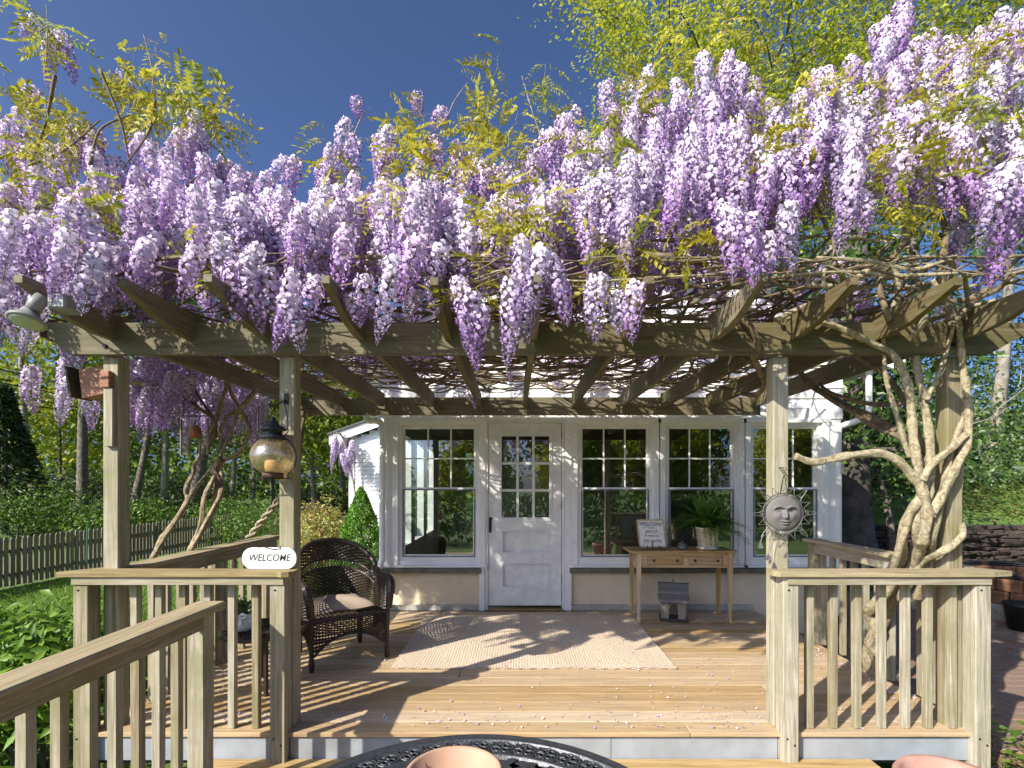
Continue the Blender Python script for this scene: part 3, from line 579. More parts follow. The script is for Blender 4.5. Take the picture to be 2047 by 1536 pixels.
# ------------------------------------------------------------------ sun face ornament
SX, SZc, SY = P(1567, 1027, 2.90).x, P(1567, 1027, 2.90).z, 2.90
sf = thing('sun_ornament', 'grey metal smiling sun face with wire rays hanging on the right post', 'ornament', (SX, SY, SZc - .2))
g = lambda x, y, cx, cy, sx, sy: math.exp(-((x - cx) / sx) ** 2 - ((y - cy) / sy) ** 2)
def face(x, y):
    r2 = x * x + y * y; z = .30 * math.sqrt(max(0, 1.08 - r2))
    z += .22 * g(x, y, 0, -.02, .10, .26) + .10 * g(x, y, 0, -.20, .17, .09)
    for s in (-1, 1):
        z += .09 * g(x, y, s * .42, -.16, .22, .2) - .10 * g(x, y, s * .36, .20, .20, .10) + .09 * g(x, y, s * .36, .19, .13, .05) + .08 * math.exp(-((y - .40 + .35 * (abs(x) - .36) ** 2 * 4) / .045) ** 2) * (1 if .1 < abs(x) < .62 else 0)
        z -= .05 * g(x, y, s * .36, .12, .14, .03)
    z += .10 * math.exp(-((y + .44 - .35 * x * x) / .05) ** 2) * math.exp(-(x / .30) ** 4) + .10 * math.exp(-((y + .58 - .5 * x * x) / .055) ** 2) * math.exp(-(x / .22) ** 4) - .06 * math.exp(-((y + .51 - .42 * x * x) / .02) ** 2) * math.exp(-(x / .32) ** 4)
    z += .05 * g(x, y, 0, -.8, .2, .12)
    return z
rad = .098; v = []; f = []; NR, NA = 34, 64
for i in range(NR + 1):
    for k in range(NA):
        r = i / NR; a = 2 * math.pi * k / NA; x, y = r * math.cos(a), r * math.sin(a); v.append((SX + rad * x, SY - rad * face(x, y) + .012, SZc + rad * y))
for i in range(NR):
    for k in range(NA): f.append((i * NA + k, i * NA + (k + 1) % NA, (i + 1) * NA + (k + 1) % NA, (i + 1) * NA + k))
MB().raw(v, f).build('face', plain('grey_clay_face', (.135, .132, .142), .75, .15, scale=9, bump=.1, c2=(.13, .118, .11)), sf, True)
wm = plain('grey_wire', (.26, .25, .24), .45, .2, metal=.6)
def cs(a, r, dy=0): return Vector((SX + r * math.cos(a), SY + dy, SZc + r * math.sin(a)))
m_ = MB(); m_.tube([cs(k * .131, .113, .01) for k in range(48)], .0035, 5, closed=True).tube([cs(k * .131, .099, .01) for k in range(48)], .003, 5, closed=True)
for k in range(80): a = k * 2 * math.pi / 80; m_.tube([cs(a, .099, .006), cs(a, .113, .004)], .0021, 4, cap=False)
m_.build('ring', wm, sf)
for k in range(16):
    a = k * math.pi / 8 + .02; big = k % 2 == 0; tip = .178 if big else .152; w = .24 if big else .17
    m_ = MB().tube(spline([cs(a - w, .115), cs(a - w * .45, .125 if big else .13), cs(a - .02, tip), cs(a + .02, tip), cs(a + w * .45, .125 if big else .13), cs(a + w, .115)], 3), .0019, 4)
    if big: m_.tube([cs(a, .128) + Vector((.012 * t * math.cos(t * 9), 0, .012 * t * math.sin(t * 9))) for t in [x / 16 for x in range(17)]], .0017, 4)
    m_.build('ray', wm, sf)
bl = MB().lathe([(.016, 0), (.015, .003), (.006, .03), (.002, .034)], n=4).mesh('bell', tin)
for (px, py) in ((1520, 1096), (1536, 1120), (1572, 1116)):
    q = P(px, py, SY); add('bell', bl, sf, q, (0, 0, .78)); MB().tube([q + Vector((0, 0, .034)), P(px + (6 if px < 1560 else 0), py - 28 if px != 1536 else py - 50, SY)], .0013, 4).build('bell_wire', wm, sf)
m_ = MB(); m_.tube([cs(1.75, .116), (SX - .004, SY, SZc + .20), (SX + .002, SY, SZc + .215)], .0025, 4).tube([cs(1.40, .116), (SX + .006, SY, SZc + .20), (SX + .002, SY, SZc + .215)], .0025, 4)
for j in range(3): m_.tube([(SX + .009 * math.cos(k * .7854), SY + .02 * (j % 2) - .01, SZc + .222 + j * .013 + .008 * math.sin(k * .7854)) for k in range(8)], .0018, 4, closed=True)
m_.tube([(SX - .002, SY, SZc + .255), (SX, 2.952, SZc + .258)], .003, 5)
m_.build('hanger', darkm, sf)
# ------------------------------------------------------------------ console table
oldw = [wood('old_pine_' + 'xyz'[i], i, (.22, .13, .06), (.46, .30, .13), (.58, .42, .23), alg=.35, algc=(.50, .42, .30)) for i in range(3)]
ct = thing('console_table', 'old golden pine console table with two drawers under the windows', 'table', (1.68, 5.34, 0))
MB().prism([(1.155, 5.19), (1.19, 5.165), (2.19, 5.165), (2.225, 5.19), (2.225, 5.55), (1.155, 5.55)], .695, .716, ax=2).build('tabletop', oldw[0], ct)
for (x, y) in ((1.245, 5.21), (2.165, 5.21), (1.245, 5.51), (2.165, 5.51)): MB().raw([(x + sx * w, y + sy * w, z) for z, w in ((0, .013), (.55, .021), (.694, .022)) for (sx, sy) in ((-1, -1), (1, -1), (1, 1), (-1, 1))], [(3, 2, 1, 0), (8, 9, 10, 11)] + [(b + k, b + (k + 1) % 4, b + 4 + (k + 1) % 4, b + 4 + k) for b in (0, 4) for k in range(4)]).build('leg', oldw[2], ct)
ap = MB(); ap.box((1.27, 5.198, .545), (2.14, 5.215, .572)).box((1.27, 5.198, .665), (2.14, 5.215, .693)).box((1.27, 5.199, .572), (1.33, 5.214, .665)).box((1.685, 5.199, .572), (1.745, 5.214, .665)).box((2.09, 5.199, .572), (2.14, 5.214, .665)).box((1.232, 5.235, .545), (1.25, 5.485, .693)).box((2.16, 5.235, .545), (2.178, 5.485, .693)).box((1.27, 5.50, .545), (2.14, 5.515, .693)); ap.build('apron', oldw[0], ct)
for a, b in ((1.333, 1.682), (1.748, 2.087)):
    dw = MB().box((a, 5.203, .575), (b, 5.40, .662), c=.004).build('drawer', oldw[0], ct)
    for u in (.17, .84): MB().lathe([(.004, 0), (.006, .01), (.013, .014), (.014, .02), (.004, .024)], n=10).raw([], []).build('knob', plain('dark_knob', (.05, .035, .025), .4), dw, True, (0, 0, 0)).location = Vector((lerp(a, b, u), 5.203, .618)) - WL[dw.name]
for o in [o for o in COL.objects if o.name.startswith('knob')]: o.rotation_euler = (R(90), 0, 0)
# porch sign on a small easel
ps = thing('porch_sign', 'framed white porch sign on a black wire stand, on the console table', 'sign', (1.40, 5.28, .717))
def ST(x, y, z): return Vector((1.405 + x * .985 + y * .10 + z * .045 * -1, 5.265 + z * .25 + y, .742 + z * .965))
def slab(mb, x0, x1, z0, z1, y0, y1): mb.raw([ST(x, y, z) for z in (z0, z1) for (x, y) in ((x0, y0), (x1, y0), (x1, y1), (x0, y1))], CUBEF)
b_ = MB(); slab(b_, -.128, .128, .012, .275, 0, .008); b_.build('board', plain('distressed_white', (.74, .73, .71), .6, .2, scale=14, c2=(.5, .48, .45), lo=.28, hi=.42), ps)
b_ = MB(); slab(b_, -.143, -.129, 0, .288, -.008, .012); slab(b_, .129, .143, 0, .288, -.008, .012); slab(b_, -.129, .129, 0, .012, -.008, .012); slab(b_, -.129, .129, .276, .288, -.008, .012); b_.build('frame', oldw[0], ps)
rot = (R(90) - math.atan(.26), R(2.4), 0)
for body, z, sz, sh, ww in (('WELCOME', .238, .052, 0, .92), ('TO THE', .200, .020, 0, 1), ('porch', .165, .062, .35, .85), ('SIT BACK AND', .118, .023, 0, 1), ('stay awhile', .070, .052, .35, .82)):
    p_ = ST(0, -.003, z); text(body, sz, p_, rot, ps, shear=sh, w=ww, off=-.0006 if sh else 0)
e_ = MB()
for s in (-1, 1): e_.tube(spline([ST(s * .06, -.02, .02), ST(s * .075, -.035, -.012), ST(s * .115, -.03, -.02), ST(s * .15, -.03, .002), ST(s * .16, -.03, .02), ST(s * .145, -.03, .025), ST(s * .14, -.03, .012)], 4), .004, 5)
e_.tube([(1.40, 5.25, .719), (1.40, 5.25, .75), (1.395, 5.34, .90)], .004, 5).tube([(1.40, 5.45, .719), (1.395, 5.34, .90)], .004, 5).tube([ST(-.075, -.03, -.012), ST(.075, -.03, -.012)], .004, 5); e_.build('stand', darkm, ps)
# tin candle
tc3 = thing('candle_tin', 'small round grey tin with a domed lid beside the fern pot', 'tin', (1.72, 5.32, .717)); MB().lathe([(.042, .718), (.045, .722), (.045, .765)], (1.72, 5.32, 0), 18).build('body', tin, tc3, True); MB().lathe([(.047, .7655), (.047, .775), (.02, .783), (.006, .786), (.009, .797), (.002, .802)], (1.72, 5.32, 0), 18).build('lid', tin, tc3, True)
# fern
fernm = leafmat('fern_leaf', [(.06, .16, .018), (.11, .24, .03), (.18, .32, .05)], .4)
def fern(name, label, c, rad, n, zc, potcol, pr=.10, ph=.17, s=1.0):
    fn = thing(name, label, 'potted fern', c); c = Vector(c)
    pt = MB().lathe([(pr * .72, .012), (pr * .80, .02), (pr * .95, ph), (pr, ph), (pr * 1.02, ph - .001), (pr * 1.02, ph + .022), (pr * .92, ph + .022), (pr * .88, ph - .02), (.01, ph - .02)], c, 24); pt.build('pot', potcol, fn, True)
    MB().lathe([(pr * .6, .001), (pr * .92, .005), (pr * .96, .022), (pr * .88, .02), (pr * .7, .011)], c, 24).build('saucer', potcol, fn, True)
    vs, fs, cnt = [], [], 0
    for k in range(n):
        a = random.uniform(0, 6.283); L = rad * random.uniform(.7, 1.15); ph_ = random.uniform(.12, 1.35); base = c + Vector((random.uniform(-.45, .45) * pr, random.uniform(-.45, .45) * pr, ph))
        pts = []; NN = 22
        for i in range(NN + 1):
            t = i / NN; rr_ = L * (math.sin(ph_) * t + .18 * t * t); pts.append(base + Vector((math.cos(a) * rr_, math.sin(a) * rr_, L * (math.cos(ph_) * t * 1.08 - (.22 + .50 * math.sin(ph_)) * t * t + .12 * t))))
        C = []; U = []; N = []; SZ_ = []
        for i in range(2, NN + 1):
            t = i / NN; dd = (pts[i] - pts[i - 1]).normalized(); side = dd.cross(Vector((0, 0, 1))); side = side.normalized() if side.length > .05 else Vector((1, 0, 0)); nn = side.cross(dd)
            w = .062 * s * math.sin(min(1, t * 1.0 + .12) * 2.6) ** .8 if t < .99 else .012
            for sgn in (-1, 1):
                u_ = (side * sgn * .93 + dd * .36 - nn * .15).normalized(); C.append(pts[i] + u_ * w * .5); U.append(u_); N.append((nn + side * random.uniform(-.25, .25)).normalized()); SZ_.append(max(.008, w))
        v, f = leafarr(np.array(C), np.array(SZ_), np.array(N), asp=.30, fold=.1, U=np.array(U)); vs.append(v); fs.append(f + cnt); cnt += len(v)
    v = np.concatenate(vs); f = np.concatenate(fs); add('fronds', fast('fronds', v - np.array(c), f, fernm), fn, c); return fn
fern('fern', 'green fern with arching fronds in a ribbed cream pot on the console table', (1.985, 5.34, .7165), .37, 110, .2, plain('cream_pot', (.72, .65, .53), .6, .15, scale=30, bump=.4), .118, .205)
# lantern shaped like a little house under the table
bh = thing('birdhouse', 'rustic wooden birdhouse with tin roof standing under the console table', 'birdhouse', (1.62, 5.30, 0), R(-14))
rw = wood('rustic_grey_wood', 2, (.10, .08, .06), (.22, .18, .13), (.30, .26, .2))
MB().box((-.135, -.11, .001), (.135, .11, .03), c=.003).build('base', plain('dark_base', (.05, .04, .035), .8), bh)
for (x, y) in ((-.115, -.09), (.105, -.09), (-.115, .09), (.105, .09)): MB().box((x - .008, y - .008, .031), (x + .012, y + .008, .215)).build('corner_post', rw, bh)
m_ = MB()
for k in range(5): yy = -.06 + k * .03; m_.tube([(-.115, yy, .031), (-.115, yy, .21)], .003, 4)
for zz in (.09, .15): m_.tube([(-.115, -.09, zz), (-.115, .09, zz)], .003, 4)
m_.build('wire_side', darkm, bh)
m_ = MB(); m_.box((-.10, -.094, .19), (.10, -.086, .214)).box((-.10, -.094, .031), (-.045, -.086, .19)).box((.045, -.094, .031), (.10, -.086, .19))
m_.tube([(.045 * math.cos(k * .314), -.096, .13 + .055 * math.sin(k * .314)) for k in range(11)], .006, 5); m_.build('front_arch', rw, bh)
MB().box((-.10, .08, .031), (.10, .088, .21)).build('back_panel', rw, bh)
MB().prism([(-.11, .215), (.11, .215), (.0, .36)], -.115, -.105, ax=0).prism([(-.11, .215), (.11, .215), (.0, .36)], .105, .115, ax=0).build('gable', rw, bh)
tinr = plain('roof_tin', (.36, .36, .34), .45, .3, metal=.6, scale=8, bump=.2)
for s in (-1, 1):
    for seg, (y0, z0, y1, z1) in enumerate(((.0, .372, .075, .278), (.062, .286, .155, .205))):
        for k in range(12): x = -.15 + k * .025 - seg * .0; MB().obox((x + .0125, s * y0, z0), (x + .0125, s * y1, z1), .0225, .006, up=(0, -s * .5, 1)).build('roof_slat', tinr, bh)
MB().tube([(-.152, 0, .374), (.152, 0, .374)], .006, 6).tube([(.012 * math.cos(k * .7854), 0, .402 + .012 * math.sin(k * .7854)) for k in range(8)], .003, 4, closed=True).tube([(0, 0, .376), (0, 0, .392)], .004, 4).build('hook', darkm, bh)
# ------------------------------------------------------------------ nest box, floodlight, chimes
red = wood('red_cedar', 0, (.14, .05, .025), (.27, .105, .05), (.36, .17, .08))
nbx = thing('nest_box', 'tilted reddish cedar nest box on the left corner post', 'birdhouse', P(192, 790, 3.0))
a, b, c, e = P(157, 740, 2.97), P(205, 731, 2.97), P(210, 786, 2.97), P(164, 796, 2.97)
MB().raw([a, b, c, e] + [x + Vector((0, .12, 0)) for x in (a, b, c, e)], [(0, 1, 2, 3), (7, 6, 5, 4), (0, 4, 5, 1), (1, 5, 6, 2), (2, 6, 7, 3), (3, 7, 4, 0)]).build('box', red, nbx)
MB().obox(P(153, 738, 3.02), P(162, 798, 3.02), .15, .012, up=(1, 0, 0)).build('roof', plain('dark_roof_board', (.06, .05, .04), .9), nbx)
MB().box((P(204, 0, 2.93).x, 2.915, P(0, 776, 2.93).z), (P(222, 0, 2.93).x, 2.9485, P(0, 742, 2.93).z), c=.004).build('block', red, nbx)
MB().box((P(209, 0, 2.93).x, 2.925, P(0, 893, 2.93).z), (P(226, 0, 2.93).x, 2.9495, P(0, 776, 2.93).z - .002), c=.002).build('mounting_board', rail[2], nbx)
fl = thing('floodlight', 'white twin socket floodlight on the left end of the front rafter', 'lamp', P(90, 605, 2.42))
gw = plain('shaded_white_metal', (.26, .265, .26), .5, .12, scale=14)  # white metal greyed, the shade of the blossoms put into its colour
a = P(92, 585, 2.36); MB().box((a.x, 2.36, P(0, 622, 2.40).z), (a.x + .085, 2.47, P(0, 592, 2.40).z), c=.008).build('junction_box', gw, fl)
MB().tube([P(86, 596, 2.38), P(72, 608, 2.36), P(66, 620, 2.355)], [.030, .032, .030], 12).build('socket', gw, fl, True)
q = P(54, 641, 2.35); ax = (P(53, 646, 2.33) - P(66, 614, 2.36)).normalized(); rq = ax.to_track_quat('Z', 'Y').to_euler()
o = MB().lathe([(.032, -.055), (.038, -.035), (.060, -.005), (.072, .0), (.073, .008), (.066, .012)], n=24).build('lamp_shade', gw, fl, True, (0, 0, 0)); o.location = q - WL[fl.name]; o.rotation_euler = rq
o = MB().lathe([(.066, .010), (.05, .018), (.02, .023), (.001, .024)], n=24).build('lens', plain('lens_glass', (.45, .47, .38), .12, .05), fl, True, (0, 0, 0)); o.location = q - WL[fl.name]; o.rotation_euler = rq
wc = thing('wind_chime', 'wind chime with a terracotta bell and hanging tubes, behind the left post', 'wind chime', P(390, 832, 3.9))
q = P(390, 868, 3.9); MB().lathe([(.043, -.03), (.045, -.02), (.043, .02), (.034, .05), (.015, .066), (.003, .069)], q, 16).build('bell', plain('terracotta', (.30, .11, .05), .8, .15), wc, True)
tubm = plain('chime_tube', (.24, .17, .14), .5, .15, metal=.3)
for px in (362, 378, 400, 415): a = P(px, 856 - (18 if px in (362, 415) else 0), 3.9 + (.04 if px in (378, 400) else -.0)); MB().tube([a, a - Vector((0, 0, .21 + .06 * (px in (362, 415))))], .009, 8).tube([a, Vector((a.x, a.y, P(0, 832, 3.9).z))], .0012, 3).build('tube', tubm, wc)
MB().tube([P(360, 832, 3.9), P(418, 832, 3.9)], .005, 5).tube([P(390, 832, 3.9), P(392, 745, 3.9)], .0015, 3).tube([P(390, 832, 3.9), P(390, 852, 3.9)], .0015, 3).build('hanger', darkm, wc)
# ------------------------------------------------------------------ foreground table, bowl, pot
TZ, TR, TXc, TYc = .57, .578, -.11, 1.122
gt = thing('garden_table', 'round dark cast metal garden table with pierced rim, nearest the camera', 'table', (TXc, TYc, -.15))
c0 = Vector((TXc, TYc, TZ))
MB().lathe([(.535, -.018), (.565, -.026), (.578, -.014), (.576, -.004), (.566, 0), (.560, -.004), (.548, -.004), (.542, 0), (.535, -.003), (.535, -.018)], c0, 96).build('rim', castm, gt, True)
MB().lathe([(.444, -.016), (.462, -.016), (.462, -.003), (.458, 0), (.448, 0), (.444, -.003), (.444, -.016)], c0, 72).build('inner_ring', castm, gt, True)
ro = MB(); cc = lambda a, r, z=0: (r * math.cos(a), r * math.sin(a), z)
ro.tube([cc(k * .3927, .0335) for k in range(16)], .0042, 5, closed=True)
for p_ in range(4):
    A = p_ * math.pi / 2 + .785; ro.tube([(.016 * math.cos(A) + .0105 * math.cos(k * .628), .016 * math.sin(A) + .0105 * math.sin(k * .628), .001) for k in range(10)], .0036, 5, closed=True)
    ro.tube(spline([cc(A + .785, .030), cc(A + .65, .018, .003), cc(A + .785, .006)], 3), .004, 4)
ro.tube([cc(.7 + k * .1, .040 + .004 * math.sin(k)) for k in range(9)], .003, 4).tube([cc(3.8 + k * .1, .040) for k in range(9)], .003, 4)
rom = ro.mesh('rosette', castm, True)
for k in range(44): a = k * 2 * math.pi / 44; add('rosette', rom, gt, c0 + Vector((.4985 * math.cos(a), .4985 * math.sin(a), -.008)), (0, 0, a))
for fam in range(2):
    for k in range(-8, 9):
        o_ = k * .052; h_ = math.sqrt(max(0, .446 ** 2 - o_ ** 2))
        if h_ < .06: continue
        A = R(40 + fam * 90); u = Vector((math.cos(A), math.sin(A), 0)); w = Vector((-u.y, u.x, 0)); n_ = max(3, int(h_ * 2 / .026)); pts = []
        for i in range(n_ + 1): s = -h_ + 2 * h_ * i / n_; pts.append(c0 + w * o_ + u * s + Vector((0, 0, -.009 + .0035 * math.cos(math.pi * s / .052 + math.pi * (k + fam)))))
        V = []
        for p_ in pts: V += [p_ - w * .0125, p_ + w * .0125, p_ + w * .0125 - Vector((0, 0, .004)), p_ - w * .0125 - Vector((0, 0, .004))]
        MB().raw(V, [(i * 4 + j, i * 4 + (j + 1) % 4, i * 4 + 4 + (j + 1) % 4, i * 4 + 4 + j) for i in range(n_) for j in range(4)]).build('strap', castm, gt)
for k in range(4): a = k * math.pi / 2 + .785; MB().tube(spline([c0 + Vector((.40 * math.cos(a), .40 * math.sin(a), -.016)), c0 + Vector((.36 * math.cos(a), .36 * math.sin(a), -.2)), c0 + Vector((.24 * math.cos(a), .24 * math.sin(a), -.45)), c0 + Vector((.42 * math.cos(a), .42 * math.sin(a), -.70)), c0 + Vector((.46 * math.cos(a), .46 * math.sin(a), -.718))], 5), .016, 8).build('leg', castm, gt, True)
bw_ = thing('terracotta_bowl', 'empty smooth terracotta coloured plastic pot on the metal garden table', 'pot', (-.147, 1.255, TZ))
MB().lathe([(.072, .001), (.075, .004), (.112, .112), (.116, .114), (.117, .122), (.112, .125), (.106, .121), (.070, .01), (.001, .008)], (-.147, 1.255, TZ), 48).build('bowl', plain('clay_plastic', (.43, .265, .18), .62, .04, spec=.25), bw_, True)
pk = thing('clay_pot', 'faded pink clay pot standing on the lower deck by the right railing', 'pot', (1.62, 1.90, -.15))
MB().lathe([(.12, -.148), (.125, -.14), (.165, .22), (.185, .225), (.192, .24), (.192, .285), (.182, .30), (.165, .292), (.155, .24), (.12, .18), (.01, .18)], (1.62, 1.90, 0), 40).build('pot', plain('faded_clay', (.43, .25, .20), .9, .2, scale=8, bump=.3, c2=(.30, .15, .11)), pk, True)
MB().lathe([(.150, .235), (.08, .242), (.001, .244)], (1.62, 1.90, 0), 24).build('soil', plain('soil', (.04, .03, .02), .9, bump=.5), pk)
# ------------------------------------------------------------------ wisteria
def raceme(L, seed, open_=1.0):
    g_ = np.random.default_rng(seed); n = int(L * 400); i = np.arange(n); t = (i + .5) / n; th = i * 2.39996 + g_.normal(0, .25, n)
    prof = np.interp(t, [0, .1, .3, .6, .85, 1], [.6, .95, 1, .80, .50, .10]) * .041 * open_ * g_.uniform(.8, 1.15, n)
    sc = np.interp(t, [0, .15, .5, .8, 1], [1.2, 1.2, 1.02, .66, .30]) * g_.uniform(.85, 1.15, n)
    o = np.stack([np.cos(th), np.sin(th), np.interp(t, [0, 1], [.25, -.55]) + g_.normal(0, .2, n)], 1); o /= np.linalg.norm(o, axis=1)[:, None]
    sd = np.stack([-np.sin(th), np.cos(th), np.zeros(n)], 1); rl = g_.normal(0, .45, n)[:, None]; up = np.cross(o, sd); sd, up = sd * np.cos(rl) + up * np.sin(rl), up * np.cos(rl) - sd * np.sin(rl)
    bend = np.stack([.03 * np.sin(t * 2.2 + seed), .03 * np.cos(t * 1.7 + seed) - .03 * math.cos(seed), np.zeros(n)], 1)
    cen = bend + np.stack([prof * np.cos(th), prof * np.sin(th), -t * L + .01], 1)
    T = [(.003, 0, .006)] + [(.0015 + .004 * (k % 2) - .003 * abs(math.sin(k * 1.0472)), .0115 * math.cos(k * 1.0472), .007 + .0115 * math.sin(k * 1.0472)) for k in range(6)] + [(0, 0, .001), (.006, .0048, -.003), (.0145, 0, -.007), (.006, -.0048, -.003)]
    T = np.array(T); v = cen[:, None] + sc[:, None, None] * (T[None, :, 0:1] * o[:, None] + T[None, :, 1:2] * sd[:, None] + T[None, :, 2:3] * up[:, None])
    tri = [(0, k + 1, (k + 1) % 6 + 1) for k in range(6)] + [(7, 8, 9), (7, 9, 10)]
    f = (np.arange(n)[:, None, None] * 11 + np.array(tri)[None]).reshape(-1, 3)
    pale, lav, bud = np.array([.78, .70, .795]), np.array([.56, .445, .655]), np.array([.31, .19, .43])
    tt = t[:, None]; ban = np.where(tt < .5, pale + (lav - pale) * tt * 2, lav + (bud - lav) * (tt - .5) * 2); ban = ban * g_.uniform(.88, 1.08, (n, 1))
    kee = np.array([.24, .115, .41]) * g_.uniform(.6, 1.3, (n, 1)); col = np.empty((n, 11, 3)); col[:, 0] = ban * [1.0, 1.0, .95]; col[:, 1:7] = ban[:, None]; col[:, 7:] = kee[:, None]
    col[:, 0] = np.minimum(1, ban * 1.1)
    v = v.reshape(-1, 3); col = col.reshape(-1, 3)
    # stalk
    k = np.arange(9) / 8; ax_ = np.stack([.03 * np.sin(k * 2.2 + seed), .03 * np.cos(k * 1.7 + seed) - .03 * math.cos(seed), .03 - k * (L + .03)], 1)
    sv = np.concatenate([ax_ + np.array([.0022 * math.cos(a), .0022 * math.sin(a), 0]) for a in (0, 2.1, 4.2)]); sf_ = []
    for a in range(3):
        b = (a + 1) % 3
        for j in range(8): sf_ += [(a * 9 + j, b * 9 + j, b * 9 + j + 1), (a * 9 + j, b * 9 + j + 1, a * 9 + j + 1)]
    f = np.concatenate([f, np.array(sf_) + len(v)]); v = np.concatenate([v, sv]); col = np.concatenate([col, np.tile([.22, .24, .10], (len(sv), 1))])
    return v, f, np.minimum(col, 1)
RL = [.25, .31, .36, .41, .47, .54, .61, .29, .44, .38]
RD = [raceme(L, 11 + i, random.uniform(.9, 1.12)) for i, L in enumerate(RL)]
RM = [fast('raceme', v, f, petal, col) for v, f, col in RD]
def rpick(L): return min(range(len(RL)), key=lambda i: abs(RL[i] - L) + random.uniform(0, .04))
def pinnate(L, g_, droop):
    C, U, N, Z = [], [], [], []; nl = 6; pts = []
    for i in range(12): t = i / 11; pts.append(Vector((L * t * (1 - .12 * droop * t), 0, -droop * L * .45 * t * t)))
    for i in range(nl):
        t = .22 + .78 * i / nl; j = min(10, int(t * 11)); p = pts[j].lerp(pts[j + 1], t * 11 - j); dd = (pts[j + 1] - pts[j]).normalized()
        for s in (-1, 1):
            u = (dd * .55 + Vector((0, s * .8, -.22 + g_.normal(0, .12)))).normalized(); l = L * .26 * (1 - .25 * abs(t - .5)); C.append(p + u * l * .55); U.append(u); N.append(Vector((g_.normal(0, .25), s * .3 + g_.normal(0, .3), 1)).normalized()); Z.append(l)
    dd = (pts[-1] - pts[-2]).normalized(); C.append(pts[-1] + dd * L * .12); U.append(dd); N.append(Vector((.1, 0, 1))); Z.append(L * .27)
    v, f = leafarr(np.array(C), np.array(Z), np.array(N), asp=.40, fold=.22, U=np.array(U)); return v, f, np.array([tuple(p) for p in pts])
def spray(seed, nl=7, SL=.30):
    g_ = np.random.default_rng(seed); vs, fs, n = [], [], 0; st = [Vector((.03 * math.sin(k * .9 + seed), .03 * math.cos(k * 1.1 + seed), SL * k / 8)) for k in range(9)]; mb = MB(); mb.tube(st, [.003] * 6 + [.0018] * 3, 3)
    for i in range(nl):
        t = .1 + .9 * i / (nl - 1); p = st[min(8, int(t * 8))]; L = g_.uniform(.20, .32) * (1.1 - .45 * t); v, f, pt = pinnate(L, g_, g_.uniform(.5, 2.0))
        el = g_.uniform(-.3, .6); M_ = Euler((g_.normal(0, .3), -el, i * 2.4 + g_.normal(0, .4))).to_matrix(); v = v @ np.array(M_).T + np.array(p); pt = pt @ np.array(M_).T + np.array(p)
        mb.tube([Vector(x) for x in pt[::3]], .0012, 3, cap=False); vs.append(v); fs.append(f + n); n += len(v)
    sv = np.array([tuple(x) for x in mb.v]); sf_ = np.array([t for q in mb.f for t in ([(q[0], q[1], q[2]), (q[0], q[2], q[3])] if len(q) == 4 else [q])])
    return np.concatenate(vs + [sv]), np.concatenate(fs + [sf_ + n])
SD = [spray(31 + i, 6 + i % 3, .22 + .05 * (i % 3)) for i in range(6)]
SMY = [fast('leaf_spray', v, f, wleaf) for v, f in SD]; SMG = [fast('leaf_spray', v, f, wleafg) for v, f in SD]
TOP = [(-400, 330), (-150, 280), (0, 235), (40, 170), (110, 165), (200, 235), (300, 275), (390, 235), (430, 320), (500, 335), (545, 365), (595, 410), (640, 325), (700, 265), (760, 255), (860, 275), (930, 290), (1000, 330), (1060, 300), (1100, 260), (1140, 215), (1200, 170), (1300, 135), (1400, 120), (1480, 115), (1520, 195), (1570, 215), (1620, 150), (1690, 85), (1760, 50), (1820, 20), (1900, 75), (1960, 60), (2047, 0), (2200, -40), (2500, 100)]
BOT = [(-400, 700), (0, 690), (100, 610), (230, 610), (420, 590), (640, 590), (900, 595), (1150, 585), (1260, 545), (1330, 500), (1500, 470), (1650, 430), (1800, 420), (1900, 440), (2047, 470), (2500, 520)]
wl = thing('wisteria', 'lilac wisteria on the left half of the pergola, thin stems twining outside the lawn railing', 'wisteria', (-2.6, 4.2, -.4))
wr = thing('wisteria', 'lilac wisteria on the right half of the pergola, pale trunk braided round the corner post', 'wisteria', (2.75, 3.8, -.3))
rac = {0: [], 1: []}
def put(px, py, Y, L, pri=0, sc=1.0):
    p = P(px, py, Y); s = 0 if p.x < .25 else 1; rac[s].append((pri, p, L, sc))
